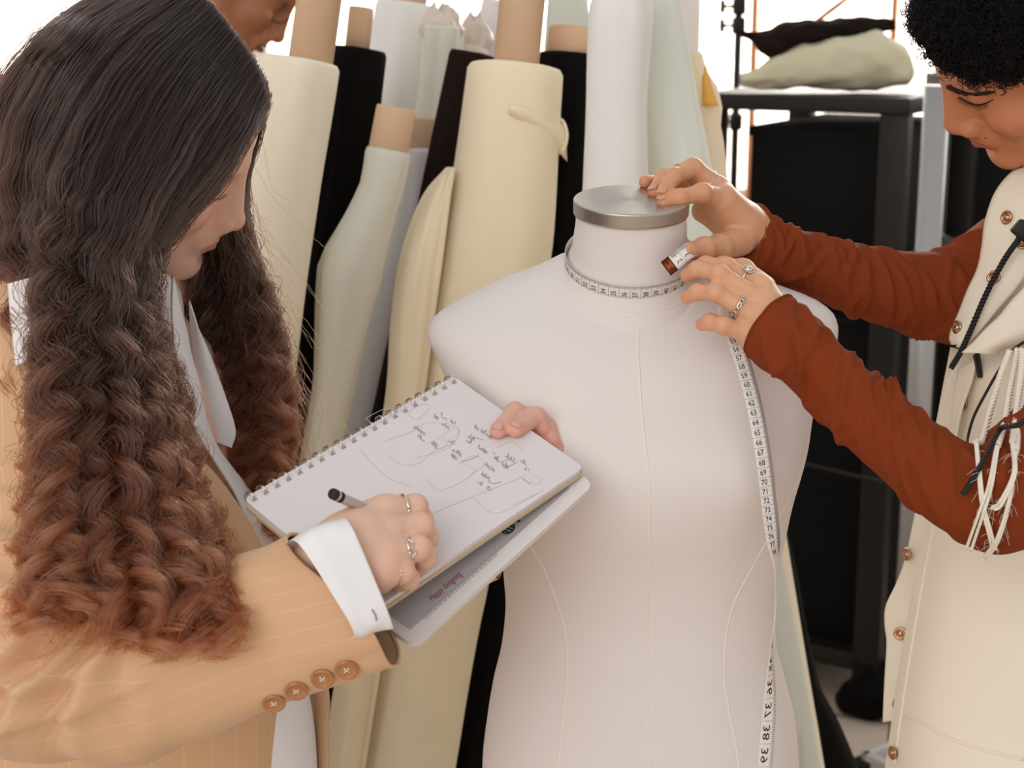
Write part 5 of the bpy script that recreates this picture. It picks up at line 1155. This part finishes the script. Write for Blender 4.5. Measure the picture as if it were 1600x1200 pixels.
WC = [([P(1578, 548, 1.44), P(1562, 590, 1.43), P(1548, 640, 1.42), P(1534, 690, 1.36)], [(1525, 702), (1527, 745), (1532, 790), (1545, 825), (1552, 848)], 1),
      ([P(1590, 545, 1.44), P(1580, 600, 1.43), P(1570, 660, 1.38)], [(1562, 705), (1548, 760), (1534, 800), (1520, 848)], 1),
      ([P(1598, 545, 1.43), P(1594, 600, 1.42), P(1586, 660, 1.37)], [(1580, 702), (1574, 745), (1560, 785), (1549, 795)], 1),
      ([P(1606, 545, 1.43), P(1600, 610, 1.42), P(1592, 660, 1.37)], [(1583, 712), (1577, 770), (1560, 830), (1541, 858)], 1)]
rf = random.Random(8)
for a_, q, _ in WC:
    pts = a_+[arm_pt(x, y, .006+.002*rf.random()) for x, y in q]; k = len(a_)
    braid(pts[:k+1], .0026, M['whitecord'], 'braided_cord', vest, 12, n=120)
    b = MB(); p = cr(pts[k:], 60)
    for s in range(3): o = np.array([rf.gauss(0, .0009) for _ in range(3)]); b.tube(p+o*np.linspace(.6, 1.3, 60)[:, None], .0014, 6)
    for s in range(16):
        i = rf.randrange(5, 60); d_ = nrm(np.array([rf.gauss(0, 1), rf.gauss(-.6, .3), rf.gauss(0, 1)])); b.tube(cr([p[i], p[i]+d_*.006, p[i]+d_*.010+A(rf.gauss(0, .004), 0, -.006)], 6), .00013, 4)
    b.done('cord_tail', M['whitecord'], vest)
# trousers and shoes below the picture
trousers(HPR, wo)
for s in (-1, 1):
    h_ = HPR*A(1, 1, 0)+A(-.035, .09*s, 0); V, Q = surface_nets(lambda p: smax(smin(sd_ell(p, h_+A(-.02, 0, .035), (.13, .045, .04)), sd_ell(p, h_+A(.05, 0, .06), (.05, .042, .06)), .03), -(p[..., 2]-.001), .004), h_-A(.2, .1, .01), h_+A(.2, .1, .16), .008); V[:, 2] = np.maximum(V[:, 2], .001); mesh('shoe', V, Q, M['trouser'], wo)
# ================================================================ hair
def hair_mat(name, stops, rough=.32, rand=.25):
    m = bpy.data.materials.new(name); m.use_nodes = True; nt = m.node_tree; N = nt.nodes; L = nt.links
    N.remove(N['Principled BSDF']); b = N.new('ShaderNodeBsdfHairPrincipled'); b.parametrization = 'COLOR'; b.inputs['Roughness'].default_value = rough; b.inputs['Radial Roughness'].default_value = .4
    hi = N.new('ShaderNodeHairInfo'); rp = N.new('ShaderNodeValToRGB'); e = rp.color_ramp.elements
    while len(e) < len(stops): e.new(.5)
    for x, (p, c) in zip(e, stops): x.position = p; x.color = (*lin(c), 1)
    L.new(hi.outputs['Intercept'], rp.inputs[0]); hs = N.new('ShaderNodeHueSaturation'); mr = N.new('ShaderNodeMapRange'); mr.inputs[3].default_value = 1-rand; mr.inputs[4].default_value = 1+rand
    L.new(hi.outputs['Random'], mr.inputs[0]); L.new(mr.outputs[0], hs.inputs['Value']); L.new(rp.outputs[0], hs.inputs['Color']); L.new(hs.outputs[0], b.inputs['Color']); L.new(b.outputs[0], N['Material Output'].inputs[0]); return m
def hair_obj(name, S, rad, m, parent):
    """S: strands x points x 3 (world)"""
    S = np.asarray(S, np.float32); k, n = S.shape[:2]; c = bpy.data.hair_curves.new(name); c.add_curves([n]*k)
    b = BASE[parent.name]; c.attributes['position'].data.foreach_set('vector', (S-b.astype(np.float32)).ravel())
    r = c.attributes.get('radius') or c.attributes.new('radius', 'FLOAT', 'POINT'); r.data.foreach_set('value', np.broadcast_to(np.asarray(rad, np.float32), (k, n)).ravel().copy())
    c.materials.append(m); o = bpy.data.objects.new(name, c); COL.objects.link(o); o.parent = parent; BASE[o.name] = b; return o
GN = [
 [(409, 160, 1.475), (380, 202, 1.45), (332, 272, 1.43), (262, 334, 1.41), (216, 392, 1.40), (222, 500, 1.38), (272, 620, 1.35), (296, 740, 1.315), (340, 850, 1.27), (362, 960, 1.235), (384, 1040, 1.225)],
 [(403, 130, 1.465), (356, 210, 1.425), (300, 288, 1.405), (240, 366, 1.39), (212, 450, 1.375), (222, 560, 1.355), (250, 680, 1.325), (276, 800, 1.285), (310, 900, 1.245), (326, 980, 1.23), (340, 1030, 1.225)],
 [(387, 90, 1.46), (322, 185, 1.405), (268, 288, 1.38), (216, 388, 1.365), (190, 480, 1.355), (200, 600, 1.335), (205, 720, 1.305), (220, 850, 1.265), (240, 940, 1.24), (256, 1000, 1.23), (264, 1040, 1.225)],
 [(357, 47, 1.46), (285, 145, 1.395), (225, 265, 1.37), (182, 380, 1.355), (152, 490, 1.345), (145, 610, 1.325), (150, 730, 1.30), (165, 850, 1.265), (186, 940, 1.245), (200, 980, 1.235), (206, 1015, 1.23)],
 [(322, 4, 1.47), (225, 100, 1.405), (158, 225, 1.375), (116, 350, 1.36), (95, 470, 1.35), (90, 600, 1.33), (95, 730, 1.30), (108, 850, 1.27), (122, 920, 1.255), (134, 960, 1.245), (142, 985, 1.24)],
 [(275, -18, 1.48), (165, 62, 1.425), (92, 175, 1.395), (58, 300, 1.38), (66, 430, 1.37), (84, 560, 1.345), (80, 680, 1.318), (66, 790, 1.292), (56, 880, 1.275), (50, 940, 1.268), (48, 985, 1.262)],
 [(235, -30, 1.51), (112, 50, 1.465), (38, 155, 1.445), (8, 270, 1.435), (0, 360, 1.44), (8, 430, 1.455), (20, 490, 1.47), (30, 540, 1.48), (36, 580, 1.485), (40, 620, 1.49), (44, 660, 1.49)],
 [(205, -30, 1.55), (90, 50, 1.52), (15, 150, 1.51), (-30, 250, 1.51), (-55, 340, 1.51), (-65, 400, 1.51), (-65, 450, 1.50), (-60, 490, 1.49), (-50, 520, 1.48), (-45, 540, 1.47), (-40, 560, 1.465)]]
GF = [
 [(408, 150, 1.485), (396, 200, 1.56), (374, 262, 1.59), (368, 330, 1.59), (386, 400, 1.58), (418, 480, 1.565), (434, 560, 1.555), (450, 640, 1.545), (440, 720, 1.53), (450, 785, 1.52), (462, 832, 1.515)],
 [(406, 134, 1.49), (384, 205, 1.58), (360, 290, 1.60), (364, 370, 1.60), (380, 460, 1.59), (402, 560, 1.575), (422, 650, 1.56), (428, 720, 1.54), (440, 780, 1.525), (446, 815, 1.52), (452, 835, 1.515)],
 [(388, 94, 1.50), (362, 210, 1.60), (342, 310, 1.62), (328, 390, 1.615), (338, 480, 1.605), (358, 570, 1.59), (380, 650, 1.57), (396, 720, 1.55), (412, 760, 1.54), (424, 790, 1.53), (432, 815, 1.525)],
 [(356, 46, 1.50), (334, 200, 1.61), (312, 330, 1.63), (296, 410, 1.625), (304, 500, 1.615), (322, 570, 1.605), (338, 630, 1.595), (350, 680, 1.58), (360, 705, 1.575), (368, 720, 1.57), (374, 735, 1.565)]]
def push_out(px, py, d, t, off):
    l, n = hit(px, py, t); return d if l is None else min(d, (l-CAM) @ FW-off)
def guides(G, t, n=60, off=.012, near=True, cloth=None):
    out = []
    for gi, g in enumerate(G):
        q = cr(g, n)
        if near:
            for i in range(n):
                if q[i, 1] < 430: q[i, 2] = push_out(q[i, 0], q[i, 1], q[i, 2], t, off)
        if cloth is not None and gi < 6:
            for i in range(n):
                if q[i, 1] > 470: q[i, 2] = push_out(q[i, 0], q[i, 1], q[i, 2], cloth, .016)
            q[:, 2] = np.convolve(np.pad(q[:, 2], 3, mode='edge'), np.ones(7)/7, 'valid')
        out.append(q)
    return np.array(out)
def gsample(GG, u):
    """guide row u (0..len-1) by Catmull-Rom across the guides"""
    k = len(GG); return cr(GG.reshape(k, -1), 2000)[np.clip((np.asarray(u)/(k-1)*1999).astype(int), 0, 1999)].reshape(-1, GG.shape[1], 3)
def P3(q): return CAM+(RT*((q[..., 0]-800)/FPX)[..., None]+UP*((600-q[..., 1])/FPX)[..., None]+FW)*q[..., 2][..., None]
def locks(GG, nl, ns, seed, sig=.0055, amp0=.0008, amp1=.0075, wl=.042, ends=(.84, 1.), npt=58, u_rng=None, bias=None, straight=.22, dj=.012, clus=0):
    r = np.random.default_rng(seed); k = len(GG); S = []
    u = (np.arange(nl)+r.random(nl))/nl*(k-1) if u_rng is None else r.uniform(*u_rng, nl)
    if clus: u = np.clip(np.where(r.random(nl) < .86, (np.floor(u/(k-1)*clus)+.5)/clus*(k-1)+r.normal(size=nl)*(k-1)/clus*.19, u), 0, k-1)
    for i in range(nl):
        L = r.uniform(*ends); q = gsample(GG, [u[i]])[0]; C = P3(q); C = cr(C, 200)[np.clip(np.linspace(0, 199*L, npt), 0, 199).astype(int)]
        s = np.linspace(0, 1, npt); C = C-FW*(dj*r.normal()*ss(0, .35, s))[:, None]+RT*(.007*(r.normal() if u[i] > 1.2 else -abs(r.normal()))*ss(.2, .9, s))[:, None]
        al = np.concatenate([[0], np.cumsum(np.linalg.norm(np.diff(C, axis=0), axis=1))])
        T = nrm(np.gradient(C, axis=0)); X = nrm(np.cross(T, FW)); Z = np.cross(X, T)
        A_ = (amp0+(amp1-amp0)*ss(straight, .62, s))*r.uniform(.7, 1.25)*(1+.55*ss(.82, 1., s)); w = wl*r.uniform(.78, 1.3)*(1-.25*s); ph = r.uniform(0, 6.28)+np.concatenate([[0], np.cumsum(np.diff(al)/((w[1:]+w[:-1])/2))])*2*np.pi
        hel = r.choice([-1, 1])
        o1 = r.normal(size=(ns, 2)); sg = sig*(.8+.45*np.sin(np.pi*np.clip(s*1.1, 0, 1)))*(1-.84*ss(.70, 1., s)); pj = r.normal(size=(ns, 1))*.38
        aj = A_[None]*(1+.22*r.normal(size=(ns, 1)))
        f1_ = r.normal(size=(ns, 1)); f2_ = r.uniform(0, 6.28, (ns, 1)); fr_ = .0014*np.sin(al[None]*r.uniform(70, 240, (ns, 1))+f2_)*ss(.1, .5, s)[None]
        px_ = aj*np.cos(ph[None]+pj)+o1[:, :1]*sg[None]+fr_; pz_ = .75*hel*aj*np.sin(ph[None]+pj)+o1[:, 1:]*sg[None]*.8+fr_*.7*f1_
        cut = 1-r.random((ns, 1))**3*.22                      # uneven strand ends
        Y = C[None]+X[None]*px_[..., None]+Z[None]*pz_[..., None]
        t = s[None]*cut*(npt-1); i0 = np.minimum(t.astype(int), npt-2); f = (t-i0)[..., None]; I = np.arange(ns)[:, None]
        S.append(Y[I, i0]*(1-f)+Y[I, i0+1]*f)
    return np.concatenate(S)
M['hairbrown'] = hair_mat('long_brown_hair', [(0., (30, 20, 18)), (.30, (35, 22, 18)), (.58, (50, 28, 19)), (1., (112, 62, 38))], .26)
GNn = guides(GN, treeL, cloth=tj); GFf = guides(GF, treeL, near=False)
SN = locks(GNn, 230, 100, 5, sig=.0042, amp1=.0092, wl=.056, dj=.017, ends=(.76, .97), clus=19); SN2 = locks(GNn, 66, 46, 6, sig=.0022, amp1=.0115, wl=.05, ends=(.93, 1.0), dj=.005, clus=19)
SF = locks(GFf, 96, 95, 7, sig=.0044, amp1=.0085, wl=.05, clus=8); SF2 = locks(GFf, 20, 44, 8, sig=.0024, amp1=.0125, wl=.055, ends=(.94, 1.04))
# loose single hairs round the outline
def fly(GG, n, seed, u_rng, out):
    r = np.random.default_rng(seed); u = r.uniform(*u_rng, n); Q = gsample(GG, u); S = []
    for i in range(n):
        C = cr(P3(Q[i]), 58); s = np.linspace(0, 1, 58); t0 = r.uniform(.0, .6); L = r.uniform(.25, .5); C = cr(C, 300)[np.clip(((t0+L*s)*299).astype(int), 0, 299)]
        d = nrm(RT*r.normal()*out[0]+UP*abs(r.normal())*out[1]-FW*r.normal()*.4+RT*out[2])
        S.append(C+d*(r.gamma(2., .009)*s**1.3)[:, None]+np.stack([noise(s*6, i*7.3, j, 4) for j in range(3)], 1)*(.010*s)[:, None])
    return np.array(S)
SFL = np.concatenate([fly(GNn, 520, 9, (3.5, 7), (1., 1., -.7)), fly(GNn, 60, 10, (0, 4), (1., 1., .1)), fly(GFf, 420, 11, (0, 1.2), (1., .3, 1.)), fly(GNn, 120, 12, (0, 6), (.6, .2, 0))])
t_ = np.linspace(0, 1, 58)
# soft under-volume that the strands lie on
def under(GG, off, s1, name, parent, m, s0=0.):
    k = len(GG); U = cr(GG.reshape(k, -1), 60).reshape(60, -1, 3)[:, int(GG.shape[1]*s0):int(GG.shape[1]*s1)]
    G = P3(U+np.array([0, 0, off])); s = np.linspace(0, 1, G.shape[1])
    G = G+FW*(.012*ss(.3, 1, s))[None, :, None]
    V, F = sheet(G, .006); return mesh(name, V, F, m, parent)
M['hairbase'] = mat('dark_hair_mass', (30, 19, 15), .7, bump=.6, scale=120, var=.3, vscale=60)
hb = under(GNn, .006, .80, 'hair', wl, M['hairbase'], .035); under(GFf, .014, .86, 'hair', wl, M['hairbase'], .26)
o_ = hair_obj('hair_strands', np.concatenate([SN, SN2, SF, SF2]), .00030*(1-.55*t_**2)[None], M['hairbrown'], wl)
hair_obj('loose_hair_strands', SFL, .00014, M['hairbrown'], wl)

# ---- short afro hair of the woman at the right
M['hairblack'] = mat('black_curly_hair', (12, 9, 8), .55, spec=.2, var=.3)
M['hairblackbase'] = mat('black_hair_mass', (8, 6, 5), .9, bump=1., scale=90, var=.3, vscale=80, spec=.2)
def hit_near(x, y, t):
    for k in range(60):
        l, n = hit(x+k, y, t)
        if l is not None: return l
hp = [hit_near(x, y, treeR) for x, y in ((1440, 46), (1500, 114), (1572, 120))]
loc = lambda w_: (np.asarray(w_)-OR_) @ RR.T/sR
a_, b_, c_ = [loc(x) for x in hp]; nn_ = nrm(np.cross(b_-a_, c_-a_)); nn_ = nn_ if nn_[2] > 0 else -nn_
nsym = nn_*1.0; print('hairline normal', nn_, a_, b_, c_)
def afro(p):
    q = np.stack([-np.abs(p[..., 0]), p[..., 1], p[..., 2]], -1)
    d = smin(sd_ell(q, (0, -.016, .036), (.0885, .1055, .092)), sd_ell(q, (0, .040, .042), (.066, .056, .056)), .03)
    d = d+.005*np.sin(p[..., 0]*150+2*np.sin(p[..., 2]*90))*np.sin(p[..., 1]*140+p[..., 2]*60)*np.sin(p[..., 2]*150)
    pl_ = -((q-a_.astype(np.float32)) @ nn_.astype(np.float32))-.001+.003*np.sin(p[..., 1]*170+p[..., 0]*130)
    return smax(d, pl_, .016)
V, Q = surface_nets(afro, (-.12, -.14, -.10), (.12, .13, .16), .003)
mesh('hair', (V*sR) @ RR+OR_, Q, M['hairblackbase'], wo)
r = np.random.default_rng(21); fc = V[Q].mean(1); nn2 = nrm(np.cross(V[Q[:, 2]]-V[Q[:, 0]], V[Q[:, 3]]-V[Q[:, 1]])); nn2 *= np.sign((nn2*(fc-np.array([0, -.016, .03]))).sum(1))[:, None]
wn = nn2 @ RR; sel = np.where((wn @ FW < .45) & (nn2 @ (-nn_) < .8))[0]; pick = r.choice(sel, 7000); S = []
t12 = np.linspace(0, 1, 26)
for i in pick:
    n_ = nrm(nn2[i]+r.normal(size=3)*.45); u_ = nrm(np.cross(n_, r.normal(size=3))); v_ = np.cross(n_, u_); R_ = r.uniform(.0016, .0036); k_ = r.uniform(1.5, 3.); ph = r.uniform(0, 6.3); ln = r.uniform(.006, .015)
    S.append(fc[i]-n_*.003+n_*(ln*t12)[:, None]+R_*(u_*np.cos(ph+6.28*k_*t12)[:, None]+v_*np.sin(ph+6.28*k_*t12)[:, None]))
hair_obj('curly_strands', (np.array(S)*sR) @ RR+OR_, .00030, M['hairblack'], wo)
# short fuzz along the hairline
S = []
for k in range(900):
    x, y = cr([(1437, 40), (1452, 62), (1475, 92), (1500, 110), (1535, 121), (1570, 120), (1600, 108)], 100)[r.integers(0, 100)]
    l, n = hit(x+r.normal()*5, y-6+r.normal()*6, treeR)
    if l is None: continue
    d_ = nrm(UP*.7+RT*.5+n*.5+r.normal(size=3)*.5); u_ = nrm(np.cross(d_, n)); S.append(l+d_*(.012*t12)[:, None]+u_*(.0022*np.sin(t12*9+r.uniform(0, 6)))[:, None])
hair_obj('hairline_strands', np.array(S), .00016, M['hairblack'], wo)

# ================================================================ third person, far behind the rolls
fB = RT*.76-UP*.58+FW*.28; uB = RT*.56+UP*.80-FW*.15; fb0 = nrm(fB); ub0 = nrm(np.cross(np.cross(fb0, uB), fb0))
OB = P(441, 64, 2.66)-fb0*.114+ub0*.0455
kv, kq, KW, RB = make_head(OB, fB, uB, 1., head_sdf(1.15, 1.2, 1., .0022), h=.0024)
kc = head_col(kv, (158, 104, 72), (120, 62, 50), (165, 90, 60), .5)
x_ = np.abs(kv[:, 0]); k_ = np.exp(-((x_-.031)/.015)**2-((kv[:, 2]+.001)/.011)**2)*ss(.05, .07, kv[:, 1]); kc = kc+(np.array(lin((30, 20, 18)))-kc)*(.9*k_)[:, None]     # dark eye make-up
bx, by = OB[0]-.10, OB[1]+.06
nb = [(OB-ub0*.06-fb0*.02, A(bx, by, 1.33), .045, .05), (A(bx, by, 1.33), A(bx, by, 1.0), .07, .11), (A(bx, by-.15, 1.25), A(bx, by+.15, 1.25), .05, .05), (A(bx, by, 1.), A(bx, by, .85), .11, .11)]+legs(A(bx, by, .85), 0, .09, .10)+[(A(bx, by-.17, 1.24), A(bx+.02, by-.2, .98), .04, .035), (A(bx+.02, by-.2, .98), A(bx+.2, by-.18, .95), .033, .025), (A(bx, by+.17, 1.24), A(bx+.02, by+.2, .98), .04, .035), (A(bx+.02, by+.2, .98), A(bx+.2, by+.18, .95), .033, .025)]
bv, bq = surface_nets(body_sdf(nb), (bx-.25, by-.35, -.005), (bx+.35, by+.35, 1.6), .010)
PV3, PF3, PC3 = merge([(KW, kq, kc), (bv, bq, np.tile(np.array(lin((158, 104, 72))), (len(bv), 1)))]); PV3[:, 2] = np.maximum(PV3[:, 2], .002)
wb = mesh('person', PV3, PF3, M['skin_dark'], base=A(bx, by, 0), col=PC3); tag(wb, 'person in the back beyond the fabric rolls looking down with dark eye make-up', 'person')
V, Q = surface_nets(lambda p: smax(sd_ell(p, (0, -.022, .034), (.083, .098, .086)), -(p[..., 2]-.03+.9*(.02-p[..., 1]))*.74, .01), (-.11, -.14, -.1), (.11, .12, .15), .004); mesh('hair', V @ RB+OB, Q, M['hairblackbase'], wb)
treeB = bvh(KW, kq); lashes([(424, 30), (432, 34), (441, 34), (448, 30)], treeB, lambda s: (4+3*s, 6-3*s), M['lash'], wb, n=12, r=.0005)
M['teal'] = mat('dark_shirt', (60, 62, 66), .9)
V, F = tube([A(bx, by, 1.28), A(bx, by, 1.22), A(bx, by, 1.0), A(bx, by, .80)], [.09, .15, .15, .16], 32); mesh('top', V, F, M['teal'], wb)
trousers(A(bx, by, .84), wb)
